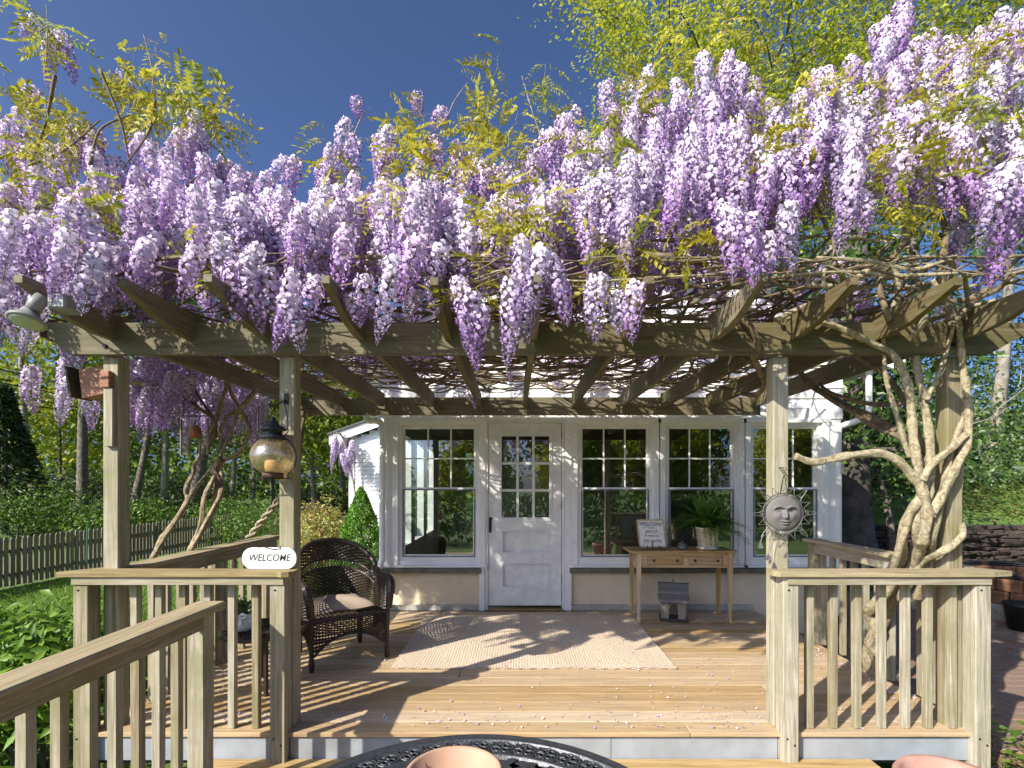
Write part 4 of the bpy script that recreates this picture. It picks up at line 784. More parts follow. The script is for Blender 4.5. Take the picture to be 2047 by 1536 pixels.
# the wall of blossom facing the garden
k = 0
while k < 600:
    px = random.uniform(-130, 2180); a, b = interp(px, TOP), interp(px, BOT); t = random.random() ** 1.25
    py = a + (b - a) * t
    L = random.choice((.30, .36, .42, .48, .54, .60)); Y = lerp(3.55, 2.62, t ** .75) + random.uniform(-.14, .30)
    if t < .18: L = random.choice((.24, .28, .34))
    end = py + L * F / Y
    if end > b + 5: py = b + 5 - L * F / Y
    put(px, py, Y, L, 0); k += 1
for (px, p0, p1, Y) in [(130, 470, 615, 2.25), (20, 430, 565, 2.25), (165, 520, 640, 2.3), (95, 450, 580, 2.3), (500, 520, 665, 2.45), (620, 560, 660, 2.5), (860, 560, 640, 2.5), (1060, 600, 690, 2.45), (1130, 560, 650, 2.5), (450, 480, 600, 2.5), (380, 500, 610, 2.5), (290, 490, 620, 2.5), (820, 590, 650, 2.6), (540, 540, 690, 2.5), (570, 545, 715, 2.45), (590, 600, 705, 2.42), (520, 500, 640, 2.5), (910, 560, 705, 2.4), (950, 590, 740, 2.4), (963, 620, 745, 2.42), (1010, 560, 742, 2.38), (1030, 480, 660, 2.4), (1080, 500, 640, 2.4), (1105, 520, 660, 2.42), (1190, 560, 690, 2.45), (1222, 590, 680, 2.5), (1270, 580, 690, 2.4), (690, 460, 600, 2.45), (700, 590, 660, 2.5), (775, 520, 690, 2.45), (740, 560, 640, 2.5), (1440, 405, 590, 2.35), (1460, 430, 600, 2.35), (1505, 430, 580, 2.35), (1530, 470, 560, 2.35), (1577, 415, 545, 2.35), (1690, 330, 515, 2.3), (1715, 390, 480, 2.3), (1975, 360, 520, 2.25), (2010, 340, 500, 2.2), (1990, 420, 590, 2.3), (2040, 360, 480, 2.2),
                          (40, 480, 640, 2.5), (20, 540, 700, 2.5), (70, 560, 720, 2.5), (110, 480, 620, 2.5), (150, 420, 590, 2.45), (185, 430, 600, 2.45), (210, 500, 640, 2.45), (160, 560, 650, 2.5), (650, 420, 560, 2.5), (600, 420, 560, 2.5), (830, 480, 620, 2.45), (870, 500, 600, 2.5), (480, 540, 650, 2.5), (330, 330, 480, 2.6), (1300, 140, 300, 3.3), (1400, 115, 290, 3.1), (1460, 110, 300, 3.1), (1420, 200, 380, 3.0), (1800, 10, 150, 3.4), (1780, 60, 200, 3.4), (720, 205, 240, 3.5), (700, 250, 370, 3.3), (840, 195, 235, 3.6), (875, 220, 270, 3.5), (780, 260, 400, 3.2), (100, 80, 190, 3.6), (60, 40, 100, 3.7), (130, 75, 170, 3.6), (255, 150, 215, 3.6), (390, 230, 330, 3.3), (590, 330, 400, 3.3), (560, 320, 390, 3.3)]: put(px, p0, Y, (p1 - p0) * Y / F, -1)
k = 0
while k < 170:
    px = random.uniform(-60, 1500); py = random.uniform(420, 520); Y = random.uniform(2.95, 3.9); L = min(.47, (random.uniform(585, 635) - py) * Y / F)
    if L > .2: put(px, py, Y, L, 0)
    k += 1
# eaves of blossom on the lawn side and single trusses hanging under the roof
for k in range(75):
    px = random.uniform(105, 560); Y = random.uniform(3.3, 5.6); x = random.uniform(-3.15, -2.45); p = Vector((x, Y, random.uniform(2.1, 2.75))); rac[0].append((0, p, random.choice((.30, .36, .42, .47)), 1.0))
for (px, p0, p1, Y) in [(150, 760, 860, 3.6), (185, 800, 840, 3.7), (135, 715, 850, 3.8), (290, 770, 865, 4.3), (350, 730, 880, 4.2), (330, 760, 880, 4.4), (370, 800, 910, 4.4), (275, 760, 850, 4.2), (480, 760, 830, 5.2), (530, 800, 880, 5.2), (250, 720, 790, 3.9), (420, 745, 830, 4.8), (950, 740, 820, 4.9), (1690, 705, 740, 4.6), (1350, 700, 760, 4.9), (1280, 705, 750, 4.7)]: put(px, p0, Y, (p1 - p0) * Y / F, -1)
# bloom further back on the roof
k = 0
while k < 230:
    x, Y = random.uniform(-3.0, 3.2), random.uniform(2.9, 5.45); z = random.uniform(2.68, 4.1) if random.random() < .75 else random.uniform(2.6, 2.9)
    px, py = CX + x * F / Y, CY - (z - H) * F / Y
    if py < interp(px, TOP) + 25: continue
    if px > 1350 and z < 2.9 and random.random() < .8: continue
    rac[1 if x > .25 else 0].append((1, Vector((x, Y, z)), random.choice((.28, .34, .38)), 1.0)); k += 1
for s, root in ((0, wl), (1, wr)):
    rac[s].sort(key=lambda r: (r[0], r[1].y)); rest_v, rest_f, rest_c, n = [], [], [], 0
    for i, (pri, p, L, sc) in enumerate(rac[s]):
        k = rpick(L); z = L / RL[k]; rot = (random.uniform(-.14, .14), random.uniform(-.14, .14), random.uniform(0, 6.28)); w = max(.85, min(1.3, z ** .35)) * random.uniform(1.0, 1.28)
        if i < 300: add('raceme', RM[k], root, p, rot, (w, w, z))
        else:
            v, f, c = RD[k]; M_ = np.array(Euler(rot).to_matrix()); rest_v.append((v * [w, w, z]) @ M_.T + np.array(p)); rest_f.append(f + n); rest_c.append(c); n += len(v)
    if rest_v:
        o = add('blossoms', fast('blossoms', np.concatenate(rest_v) - np.array(WL[root.name]), np.concatenate(rest_f), petal, np.concatenate(rest_c)), root, WL[root.name]); o['kind'] = 'stuff'
def sprays(px, py, sx, sy, Y, n, g=0, up=1.0, sc=1.0):
    for k in range(max(1, round(n * (.56 if px < 1150 else .40)))):
        x, y = random.gauss(px, sx * .5), random.gauss(py, sy * .5); p = P(x, y + 34, Y + random.uniform(-.25, .2)); me = random.choice(SMG if random.random() < g else SMY)
        add('leaf_spray', me, wl if p.x < .25 else wr, p, (random.gauss(.35, .5) / max(.3, up), random.gauss(0, .5), random.uniform(0, 6.28)), sc * random.uniform(.62, .98))
for a in [(60, 170, 110, 120, 3.5, 9), (110, 60, 50, 40, 3.6, 4, .7), (80, 260, 110, 60, 2.9, 7), (150, 220, 90, 90, 3.3, 7), (290, 150, 60, 70, 3.5, 6), (330, 220, 90, 60, 3.4, 7), (420, 190, 70, 50, 3.5, 6, .3), (450, 215, 50, 40, 3.5, 3), (250, 200, 60, 60, 3.4, 4), (940, 210, 40, 80, 3.6, 7), (830, 270, 90, 60, 3.3, 8), (800, 245, 60, 50, 3.4, 4), (920, 260, 60, 40, 3.5, 4), (1070, 220, 30, 60, 3.6, 4, .6), (1060, 265, 80, 60, 3.4, 7, .3), (1010, 300, 90, 40, 3.2, 5), (1010, 400, 80, 70, 2.75, 11), (1060, 430, 60, 50, 2.75, 5), (1200, 250, 90, 80, 3.1, 8, .2), (1280, 190, 90, 90, 3.3, 8), (1330, 110, 60, 50, 3.5, 5), (1440, 70, 60, 50, 3.5, 6), (1240, 330, 60, 60, 2.9, 5, .4), (1570, 250, 130, 70, 3.1, 11), (1580, 330, 110, 60, 2.8, 11, .3), (1640, 200, 90, 60, 3.2, 5), (1760, 190, 70, 60, 3.1, 6), (1870, 130, 80, 60, 3.3, 7), (1860, 260, 120, 90, 2.8, 11, .5), (1960, 250, 100, 70, 2.7, 9, .4), (1790, 330, 110, 60, 2.7, 9, .5), (1950, 90, 90, 50, 3.3, 4), (1960, 320, 90, 40, 2.7, 5, .6), (1300, 470, 120, 50, 2.6, 7, .6), (1230, 490, 60, 40, 2.6, 3, .6), (1440, 480, 70, 60, 2.6, 5, .3), (480, 470, 40, 40, 2.7, 4, .5), (130, 440, 110, 50, 2.7, 7, .7), (60, 400, 90, 60, 2.9, 5, .7), (350, 530, 50, 40, 2.7, 3, .7), (970, 560, 40, 50, 2.7, 4, .2), (780, 430, 50, 30, 2.8, 3), (60, 640, 50, 20, 3.6, 3, .4), (280, 735, 60, 20, 3.9, 4, .6), (1500, 160, 60, 50, 3.4, 4, .6), (1700, 280, 80, 60, 2.9, 5, .4), (700, 330, 200, 40, 3.3, 4), (1830, 420, 120, 40, 2.7, 5, .5), (1600, 420, 150, 50, 2.8, 6, .5)]: sprays(*a)
# stems: (pixel x, pixel y, depth) paths for the ones that can be told apart
def stem(par, pts, r, m=bark, n=7, name='stem', wob=.06, sub=6):
    A = spline(pts, sub); rr = [.88 * lerp(r[0], r[1], i / (len(A) - 1)) * (1 + .10 * math.sin(i * .8 + pts[0][0] * 9) + random.uniform(-.05, .05)) for i in range(len(A))] if hasattr(r, '__len__') else [r * .88 * (1 + random.uniform(-.06, .06)) for _ in A]
    big = max(rr) > .013
    return MB().tube(A, rr, 16 if big else n, wob=wob * (.45 if big else 1), ridge=.115 if big else 0).build(name, m, par, True)
def cr(pts, ox=1660, oy=680, s=2.742, Y=3.0): return [P(ox + p[0] / s, oy + p[1] / s, p[2] if len(p) > 2 else Y) for p in pts]
stem(wr, [Vector((2.78, 3.95, -.35))] + [P(1742, 1330, 3.8), P(1748, 1280, 3.75), P(1760, 1240, 3.65), P(1785, 1190, 3.5), P(1808, 1150, 3.3), P(1828, 1110, 3.1), P(1838, 1060, 2.99)], (.070, .030), wob=.12, n=10)
stem(wr, [Vector((2.70, 3.95, -.35))] + [P(1755, 1330, 3.7), P(1742, 1285, 3.66), P(1752, 1250, 3.6), P(1735, 1225, 3.6), P(1752, 1205, 3.5), P(1790, 1165, 3.35), P(1800, 1110, 3.1), P(1806, 1066, 3.0), P(1820, 1026, 2.94), P(1840, 993, 2.92), P(1856, 950, 2.92)], (.05, .024), wob=.1, n=9)
stem(wr, cr([(390, 1420, 3.25), (430, 1300, 3.15), (470, 1200, 3.07), (495, 1130, 2.99), (512, 1080, 2.93), (532, 960), (512, 860), (482, 785), (430, 720), (355, 655), (260, 620), (130, 632), (0, 655), (-100, 668), (-192, 635)], Y=2.90), (.036, .021), n=9)
stem(wr, cr([(545, 960), (512, 860), (478, 700), (458, 560), (450, 440), (430, 280), (395, 170), (340, 75), (250, 30), (150, -20, 2.86), (20, -80, 2.85), (-100, -110, 2.85), (-230, -130, 2.9)], Y=2.90), (.03, .016))
stem(wr, cr([(470, 1420, 3.2), (520, 1290, 3.12), (505, 1190, 3.07), (470, 1080, 2.99), (490, 950), (540, 830), (545, 720), (543, 560), (530, 430), (510, 310), (480, 200), (470, 60), (465, -30, 2.86), (520, -120, 2.8), (470, -240, 2.8)], Y=2.94), (.034, .017))
stem(wr, cr([(540, 965), (595, 890), (640, 790), (700, 670), (750, 560), (757, 430), (745, 280), (728, 150), (715, 20, 2.88), (700, -90, 2.84), (640, -200, 2.8), (560, -330, 2.8)], Y=2.90), (.03, .014))
stem(wr, cr([(520, 1400, 3.15), (548, 1250, 3.08), (552, 1160, 3.02), (565, 1060), (610, 850), (650, 660), (700, 500), (735, 420), (740, 300)], Y=2.93), (.025, .016))
stem(wr, cr([(500, 770), (560, 680), (640, 610), (700, 560), (745, 520)], Y=2.885), (.024, .020))
stem(wr, cr([(470, 1260, 3.08), (520, 1205, 3.04), (600, 1165, 2.93), (690, 1110), (728, 1060), (712, 1000, 3.0), (640, 930, 3.06)], Y=2.90), (.022, .02))
stem(wr, cr([(320, 1330, 3.2), (355, 1220, 3.07), (400, 1080), (440, 950), (490, 860), (545, 770), (520, 690), (550, 620)], Y=2.97), (.021, .019))
stem(wr, cr([(500, 1060), (465, 985), (485, 880), (545, 800), (560, 700)], Y=2.99), .017)
stem(wr, cr([(700, 900, 3.0), (715, 740), (735, 600), (760, 480), (775, 350), (740, 220)], Y=2.95), (.016, .010))
stem(wr, cr([(530, 330), (560, 260), (600, 175), (640, 60), (665, -40, 2.86), (700, -160, 2.8), (800, -260, 2.7)], Y=2.90), (.015, .008))
stem(wr, cr([(440, 640), (405, 560), (370, 440), (335, 320), (305, 200), (292, 60), (290, -10, 2.87)], Y=2.92), (.018, .010))
stem(wr, cr([(520, 690, 3.05), (400, 540, 3.2), (250, 440, 3.4), (110, 375, 3.6), (0, 318, 3.8), (-120, 235, 4.0), (-180, 150, 4.1)]), (.032, .026), barkd, 9)
stem(wr, cr([(470, 640, 3.1), (370, 530, 3.2), (270, 490, 3.3), (120, 400, 3.5), (-40, 290, 3.7)]), (.017, .012), barkd)
stem(wr, cr([(380, 350, 3.1), (280, 355, 3.3), (190, 345, 3.4), (100, 320, 3.5), (0, 290, 3.6), (-60, 240, 3.7)]), (.018, .012), barkd)
stem(wr, cr([(520, 620, 3.1), (440, 420, 3.15), (400, 330, 3.2), (300, 190, 3.3), (130, 80, 3.4)]), (.024, .014), barkd)
stem(wr, [P(1440, 775, 4.0), P(1500, 790, 3.6), P(1528, 770, 3.2), P(1510, 720, 2.97), P(1516, 690, 2.88), P(1500, 655, 2.86), P(1475, 630, 2.86)], (.018, .02), barkd)
stem(wr, [P(1640, 620, 2.8), P(1730, 545, 2.8), P(1780, 540, 2.85), P(1795, 570, 2.85), P(1790, 610, 2.88), P(1780, 660, 2.9)], (.02, .022))
for A, b in [([(1660, 470), (1620, 380), (1600, 300), (1590, 240)], .012), ([(1900, 640), (1880, 540), (1890, 470), (1870, 400), (1860, 330)], .022), ([(1780, 640), (1760, 560), (1820, 470), (1900, 400), (1980, 330)], .016), ([(1360, 470), (1420, 505), (1480, 515), (1560, 490), (1640, 470)], .014), ([(1700, 640), (1660, 560), (1560, 540), (1460, 500), (1380, 440), (1320, 380)], .016), ([(1270, 330), (1300, 380), (1300, 460), (1260, 540)], .011), ([(1900, 650), (1960, 590), (2010, 540), (2080, 480)], .018), ([(1550, 640), (1640, 600), (1760, 570), (1900, 580), (2060, 540)], .014), ([(1380, 610), (1480, 560), (1600, 560), (1720, 520), (1830, 530), (2000, 450)], .012)]: stem(wr, [P(x, y, 2.75 + i * .06) for i, (x, y) in enumerate(A)], (b, b * .6), barkd if random.random() < .5 else bark)
barkl = plain('brown_vine_bark', (.31, .25, .155), .9, .25, scale=30, bump=.9, c2=(.15, .115, .07), lo=.36, hi=.6)
L3 = lambda pts, Y=4.2: [P(330 + p[0] / 3.572, 700 + p[1] / 3.572, p[2] if len(p) > 2 else Y) for p in pts]
stem(wl, [Vector((-2.62, 3.95, -.45))] + L3([(-240, 1900, 3.9), (-60, 1430, 3.9), (10, 1300, 3.95), (100, 1180, 4.0), (160, 1060), (150, 990), (200, 880), (208, 820), (260, 740), (320, 600), (362, 510), (400, 370), (436, 260), (420, 170), (350, 105), (200, 45)]), (.023, .014), barkl)
stem(wl, L3([(-80, 1480, 3.9), (0, 1340, 3.9), (110, 1160, 3.95), (230, 970, 4.0), (330, 850, 4.0), (400, 740), (480, 560), (520, 430), (590, 340), (720, 220, 4.4)]), (.018, .012), barkl)
stem(wl, L3([(120, 1560, 3.75), (190, 1400, 3.8), (255, 1240, 3.85), (280, 1060, 3.9), (345, 920, 3.95), (395, 780), (398, 600), (430, 490), (500, 440), (570, 390), (650, 300)]), (.020, .014), barkl)
stem(wl, L3([(180, 1440, 3.75), (350, 1130, 3.9), (400, 1010, 3.95), (395, 850), (420, 790), (530, 730), (600, 600), (575, 490), (520, 400), (465, 290), (440, 190)]), (.023, .014), barkl)
stem(wl, L3([(-60, 250, 3.9), (120, 330), (250, 420), (335, 480), (358, 580), (310, 690)]), (.016, .014), barkd)
stem(wl, L3([(350, 1120, 3.95), (380, 960, 3.98), (355, 850, 4.0), (400, 780, 4.02)]), .03, barkd, wob=.15)
stem(wl, L3([(340, 480), (240, 330), (180, 200), (150, 60)], 4.3), .011, barkd)
for ph in (0, math.pi): stem(wl, [P(594, 1345, 5.15) + Vector((0, 0, -.5)) if False else P(lerp(575, 840, 0) + 0, 0, 5) if False else P(330 + lerp(590, 880, t) / 3.572 + 3.2 * math.cos(t * 22 + ph), 700 + lerp(1350, 980, t) / 3.572 + 2.6 * math.cos(t * 22 + ph), 5.05 + .016 * math.sin(t * 22 + ph)) for t in [i / 24 for i in range(25)]], .016)
stem(wl, L3([(950, 820, 5.2), (975, 650, 5.2), (985, 520, 5.25), (1010, 400, 5.3)]), .018, barkd)
for A in [[(350, 470), (330, 440), (390, 400), (420, 330)], [(270, 610), (310, 520), (320, 430), (270, 340)], [(330, 600), (320, 500), (350, 400), (410, 340)], [(60, 330), (130, 300), (200, 240)], [(180, 330), (200, 260), (260, 230)], [(110, 150), (90, 250), (60, 330), (30, 400)], [(200, 140), (240, 240), (260, 330)], [(310, 200), (300, 260), (250, 330)]]: stem(wl, [P(x, y, 3.15 + i * .05) for i, (x, y) in enumerate(A)], (.012, .004), barkd)
for A in [[(415, 290), (455, 250), (470, 300), (500, 330)], [(880, 320), (900, 220), (935, 165)], [(1090, 300), (1060, 210), (1043, 152)], [(700, 290), (720, 240), (740, 215)], [(300, 220), (305, 150), (287, 70)], [(90, 150), (95, 60), (92, 10)]]: stem(wl if A[0][0] < 1050 else wr, [P(x, y, 3.5) for x, y in A], (.006, .002), bark, 4)
# roof tangle of thinner stems lying on the rafters
def ramble(par, x, y, z, hx, n, r, m, zlo=2.345, zhi=2.75):
    pts = [Vector((x, y, z))]; a = hx
    for i in range(n):
        a += random.gauss(0, .45); a = lerp(a, hx, .25); q = pts[-1] + Vector((math.cos(a) * .27, math.sin(a) * .27, random.gauss(0, .06))); q.z = min(zhi, max(zlo + r, q.z)); q.y = min(5.5, max(2.55 + max(0, q.z - 2.5) * 1.3, q.y)); q.x = min(3.2, max(-3.1, q.x)); pts.append(q)
    stem(par, pts, (r, r * .5), m, 5, sub=4)
for k in range(150):
    x = random.uniform(.6, 3.0); ramble(wr, x, random.uniform(2.65 if x > 1.3 else 2.95, 5.4), random.uniform(2.36, 2.8 if random.random() < .7 else 3.1), math.pi + random.gauss(0, .9), random.randint(5, 13), random.uniform(.005, .017), bark if x > 1.9 and random.random() < .5 else barkd, zhi=2.50 if random.random() < .75 else 2.85)
for k in range(125): ramble(wl, random.uniform(-2.9, -.2), random.uniform(3.0, 5.4), random.uniform(2.36, 2.7), random.choice((0, math.pi)) + random.gauss(0, .8), random.randint(5, 12), random.uniform(.005, .016), bark if random.random() < .1 else barkd, zhi=2.50 if random.random() < .75 else 2.8)
# ------------------------------------------------------------------ fallen blossom on the deck
C = np.concatenate([np.stack([rng.uniform(-2.3, 2.55, 520), rng.uniform(2.93, 5.5, 520), np.full(520, .008)], 1), np.stack([rng.normal(1.4, .45, 140), rng.uniform(2.92, 4.2, 140), np.full(140, .008)], 1), np.stack([rng.normal(2.50, .05, 220), rng.uniform(3.1, 4.4, 220), np.full(220, .009)], 1), np.stack([rng.uniform(-2.3, -1.2, 260), rng.uniform(3.0, 4.3, 260), np.full(260, .008)], 1)])
C = np.concatenate([C, np.stack([rng.uniform(-2.3, 2.5, 160), 5.62 - np.abs(rng.normal(0, .06, 160)), np.full(160, .008)], 1), np.stack([rng.uniform(-1.2, 1.45, 150), 2.93 + np.abs(rng.normal(0, .2, 150)), np.full(150, .008)], 1)])
C[:, 2] += np.where((C[:, 0] > -.93) & (C[:, 0] < 1.22) & (C[:, 1] > 3.86) & (C[:, 1] < 5.44), .014, 0)
N = rng.normal(0, .35, C.shape); N[:, 2] = 1; N /= np.linalg.norm(N, axis=1)[:, None]; v, f = leafarr(C, rng.uniform(.007, .021, len(C)), N, asp=.75, fold=.5)
o = add('fallen_petals', fast('fallen_petals', v, f, leafmat('fallen_petal', [(.50, .40, .62), (.74, .68, .78), (.36, .25, .5), (.55, .48, .5)], .2))); tag(o, 'fallen lilac petals scattered over the porch deck and rug', 'petals', kind='stuff')
# ------------------------------------------------------------------ trees, shrubs, fence, bank
LMATS = dict(
    spring=leafmat('spring_leaf', [(.11, .165, .015), (.20, .26, .025), (.31, .33, .035), (.16, .22, .025)], .42),
    mid=leafmat('mid_leaf', [(.045, .085, .01), (.085, .14, .015), (.15, .20, .025)], .32),
    dark=leafmat('dark_leaf', [(.014, .03, .007), (.028, .052, .01), (.05, .08, .014)], .15),
    shrub=leafmat('shrub_leaf', [(.045, .095, .011), (.085, .155, .017), (.14, .225, .026)], .3),
    lime=leafmat('lime_leaf', [(.26, .34, .02), (.42, .46, .035), (.52, .50, .055), (.33, .40, .03)], .5),
    bright=leafmat('bright_leaf', [(.07, .15, .015), (.13, .25, .025), (.20, .33, .04)], .35),
    rust=leafmat('rust_leaf', [(.26, .14, .05), (.34, .24, .06), (.20, .22, .04)], .35),
    spruce=leafmat('spruce_leaf', [(.07, .17, .015), (.12, .27, .025), (.17, .34, .035)], .25),
    pieris=leafmat('pieris_leaf', [(.30, .34, .05), (.48, .45, .13), (.50, .30, .14), (.20, .28, .04), (.55, .52, .22)], .35),
    ivy=leafmat('ivy_leaf', [(.018, .045, .008), (.035, .08, .012), (.075, .125, .018), (.022, .055, .01)], .12, .42, spec=.4),
    moss=leafmat('ground_leaf', [(.09, .13, .018), (.16, .20, .03), (.12, .15, .03)], .3),
    brown=leafmat('dead_leaf', [(.22, .13, .07), (.34, .22, .12), (.15, .09, .05)], .15, .8))
def limb(mb, p, q, r0, r1, sag=.1, n=5, sides=6):
    p, q = Vector(p), Vector(q); L = (q - p).length; o = Vector((random.gauss(0, sag), random.gauss(0, sag), random.gauss(0, sag * .5))) * L
    A = [p.lerp(q, i / n) + o * math.sin(math.pi * i / n) for i in range(n + 1)]; mb.tube(A, [lerp(r0, r1, i / n) for i in range(n + 1)], sides, wob=.05); return A
def tree(label, x, y, h, tr, mat, nl=3000, ls=.16, crown=(2.5, .35, 1.0), lean=(0, 0), bk=treebark, name='tree', group=None, nb=9, z=None, clump=.55, bare=.35):
    z = ground(x, y) - .05 if z is None else z; o = thing(name, label, 'tree', (x, y, z), group=group); mb = MB(); top = Vector((x + lean[0], y + lean[1], z + h * .92)); T = limb(mb, (x, y, z), top, tr, tr * .25, .03, 9, 8)
    mb.lathe([(tr * 1.7, -.05), (tr * 1.25, .18), (tr * .98, .6)], (x, y, z), 8); mb.build('trunk', bk, o, True, (x, y, z))
    br = MB(); ends = []
    for k in range(nb):
        t = lerp(bare, .97, (k + random.random()) / nb); i = min(8, int(t * 9)); p = T[i].lerp(T[i + 1], t * 9 - i); a = k * 2.4 + random.uniform(-.5, .5); L = crown[0] * (1.05 - .55 * abs(t - .55)) * random.uniform(.6, 1.05)
        q = p + Vector((math.cos(a) * L, math.sin(a) * L, L * random.uniform(.15, .75))); A = limb(br, p, q, tr * .34 * (1.15 - t), .012, .12); ends += [A[3], A[4], A[5]]
        for s in range(3): q2 = A[2 + s] + Vector((random.gauss(0, 1), random.gauss(0, 1), random.uniform(-.1, .9))) * L * .38; B = limb(br, A[2 + s], q2, tr * .12 * (1.15 - t) + .004, .006, .15, 3, 4); ends += [B[2], B[3]]
    ends += [T[-1], T[-2]]; br.build('branches', bk, o, False, (x, y, z))
    E = np.array([tuple(e) for e in ends]); w = rng.random(len(E)) ** 1.5 + .08; idx = rng.choice(len(E), nl, p=w / w.sum()); C = E[idx] + rng.normal(size=(nl, 3)) * clump * crown[0] / 2.5 * np.array([1, 1, .7]); 
    N = unit(nl); N[:, 2] = np.abs(N[:, 2]) + .2; N /= np.linalg.norm(N, axis=1)[:, None]; v, f = leafarr(C, rng.uniform(.6, 1.25, nl) * ls, N, asp=.6, fold=.3)
    add('crown', fast('crown', v - np.array([x, y, z]), f, LMATS[mat]), o, (x, y, z)); return o
def bush(label, x, y, rx, ry, h, mat, nl=2500, ls=.08, name='shrub', cat='shrub', group=None, kind=None, z=None, lumps=9, stems=7, asp=.5, solid=.55):
    z = ground(x, y) - .03 if z is None else z; o = thing(name, label, cat, (x, y, z), group=group, kind=kind); mb = MB(); L_ = []
    for k in range(lumps):
        a = random.uniform(0, 6.283); r = random.random() ** .5 * .62; L_.append((math.cos(a) * r * rx, math.sin(a) * r * ry, h * random.uniform(.30, .68), random.uniform(.34, .55)))
    for k in range(stems):
        l = random.choice(L_); limb(mb, (x + random.gauss(0, .06), y + random.gauss(0, .06), z), (x + l[0], y + l[1], z + l[2]), .015 * max(1, h), .004, .12, 4, 5)
    mb.build('stems', treebark, o, False, (x, y, z)); A = np.array(L_); i = rng.integers(0, len(A), nl); d_ = unit(nl); rr_ = A[i, 3] * (solid + (1 - solid) * rng.random(nl)) * (1 + rng.normal(0, .08, nl)); C = A[i, :3] + d_ * rr_[:, None] * np.array([rx, ry, h * .75]); C[:, 2] = np.clip(C[:, 2], .02 * h, None)
    N = d_ * .8 + unit(nl) * .7 + [0, 0, .3]; N /= np.linalg.norm(N, axis=1)[:, None]; v, f = leafarr(C, rng.uniform(.6, 1.3, nl) * ls, N, asp=asp, fold=.25); add('foliage', fast('foliage', v, f, LMATS[mat]), o, (x, y, z)); return o
GX = lambda px, Y: (px - CX) * Y / F
WG = 'trees in the woods beyond the picket fence'
for lab, px, Y, h, tr, mat, nl, cr_, lean, bk in [
    ('tall grey trunk tree in the woods, left of the nest box post', 166, 20, 13, .21, 'spring', 3600, (3.4, .3, 1), (.4, 0), treebark),
    ('slim grey trunk tree under the floodlight, crossing the power lines', 76, 23, 13, .17, 'spring', 3000, (3.2, .3, 1), (-.3, 0), palebark),
    ('dark leaning tree between the nest box post and the wind chime', 262, 26, 11, .2, 'mid', 2600, (3.0, .3, 1), (1.6, 0), treebark),
    ('grey tree with a straight trunk just left of the wind chime', 326, 27, 13, .19, 'spring', 2600, (3.0, .4, 1), (0, 0), palebark),
    ('dark leaning trunk behind the pale twining stems', 372, 24, 11, .26, 'mid', 2600, (3.1, .4, 1), (2.0, 0), treebark),
    ('thin pale tree seen left of the lantern', 462, 34, 13, .17, 'rust', 2600, (3.2, .3, 1), (.6, 0), palebark),
    ('thin pale tree directly behind the lantern', 506, 36, 12, .15, 'spring', 2600, (3.4, .3, 1), (-.3, 0), palebark),
    ('reddish budding tree far behind the lantern', 545, 42, 12, .18, 'rust', 2600, (3.6, .3, 1), (0, 0), treebark),
    ('yellow green tree in the gap right of the middle post', 632, 26, 7.2, .16, 'spring', 4200, (3.0, .3, 1), (0, 0), treebark),
    ('low yellow green tree behind the clipped shrub by the house wing', 690, 33, 8.2, .2, 'spring', 3600, (3.6, .3, 1), (0, 0), treebark),
    ('slender tree far left at the edge of the woods', 18, 30, 12, .16, 'spring', 2600, (3.2, .3, 1), (.5, 0), treebark),
    ('bushy young maple between the two leftmost trunks', 118, 30, 8, .12, 'lime', 2600, (2.8, .3, 1), (0, 0), treebark),
    ('green understorey tree behind the left corner post', 225, 31, 8, .12, 'mid', 3000, (3.4, .25, 1), (0, 0), treebark),
    ('green understorey tree behind the wind chime', 410, 38, 8.5, .13, 'mid', 3000, (3.6, .25, 1), (0, 0), treebark)]:
    tree(lab, GX(px, Y), Y, h, tr, mat, nl, .20 + Y * .0035, cr_, lean, bk, group=WG)
for lab, px, Y, h, w in (('dark evergreen tree at the far left edge of the picture', 8, 17, 4.6, 1.5),):
    x = GX(px, Y); z = ground(x, Y); o = thing('evergreen_tree', lab, 'tree', (x, Y, z)); limb(tm := MB(), (x, Y, z), (x, Y, z + h), .14, .03, .01); tm.build('trunk', treebark, o); n = 5200; t = rng.random(n) ** .7; ang = rng.random(n) * 6.283; tier = np.floor(t * 9); r = w * (1 - t * .9) * (.35 + .65 * rng.random(n) ** .5)
    C = np.stack([r * np.cos(ang), r * np.sin(ang), .5 + t * (h - .4) - r * .28 + .1 * np.sin(ang * 5 + tier)], 1); U = np.stack([np.cos(ang), np.sin(ang), np.full(n, -.3)], 1); v, f = leafarr(C, rng.uniform(.12, .32, n), None, asp=.3, U=U); add('crown', fast('crown', v, f, LMATS['dark']), o, (x, Y, z))
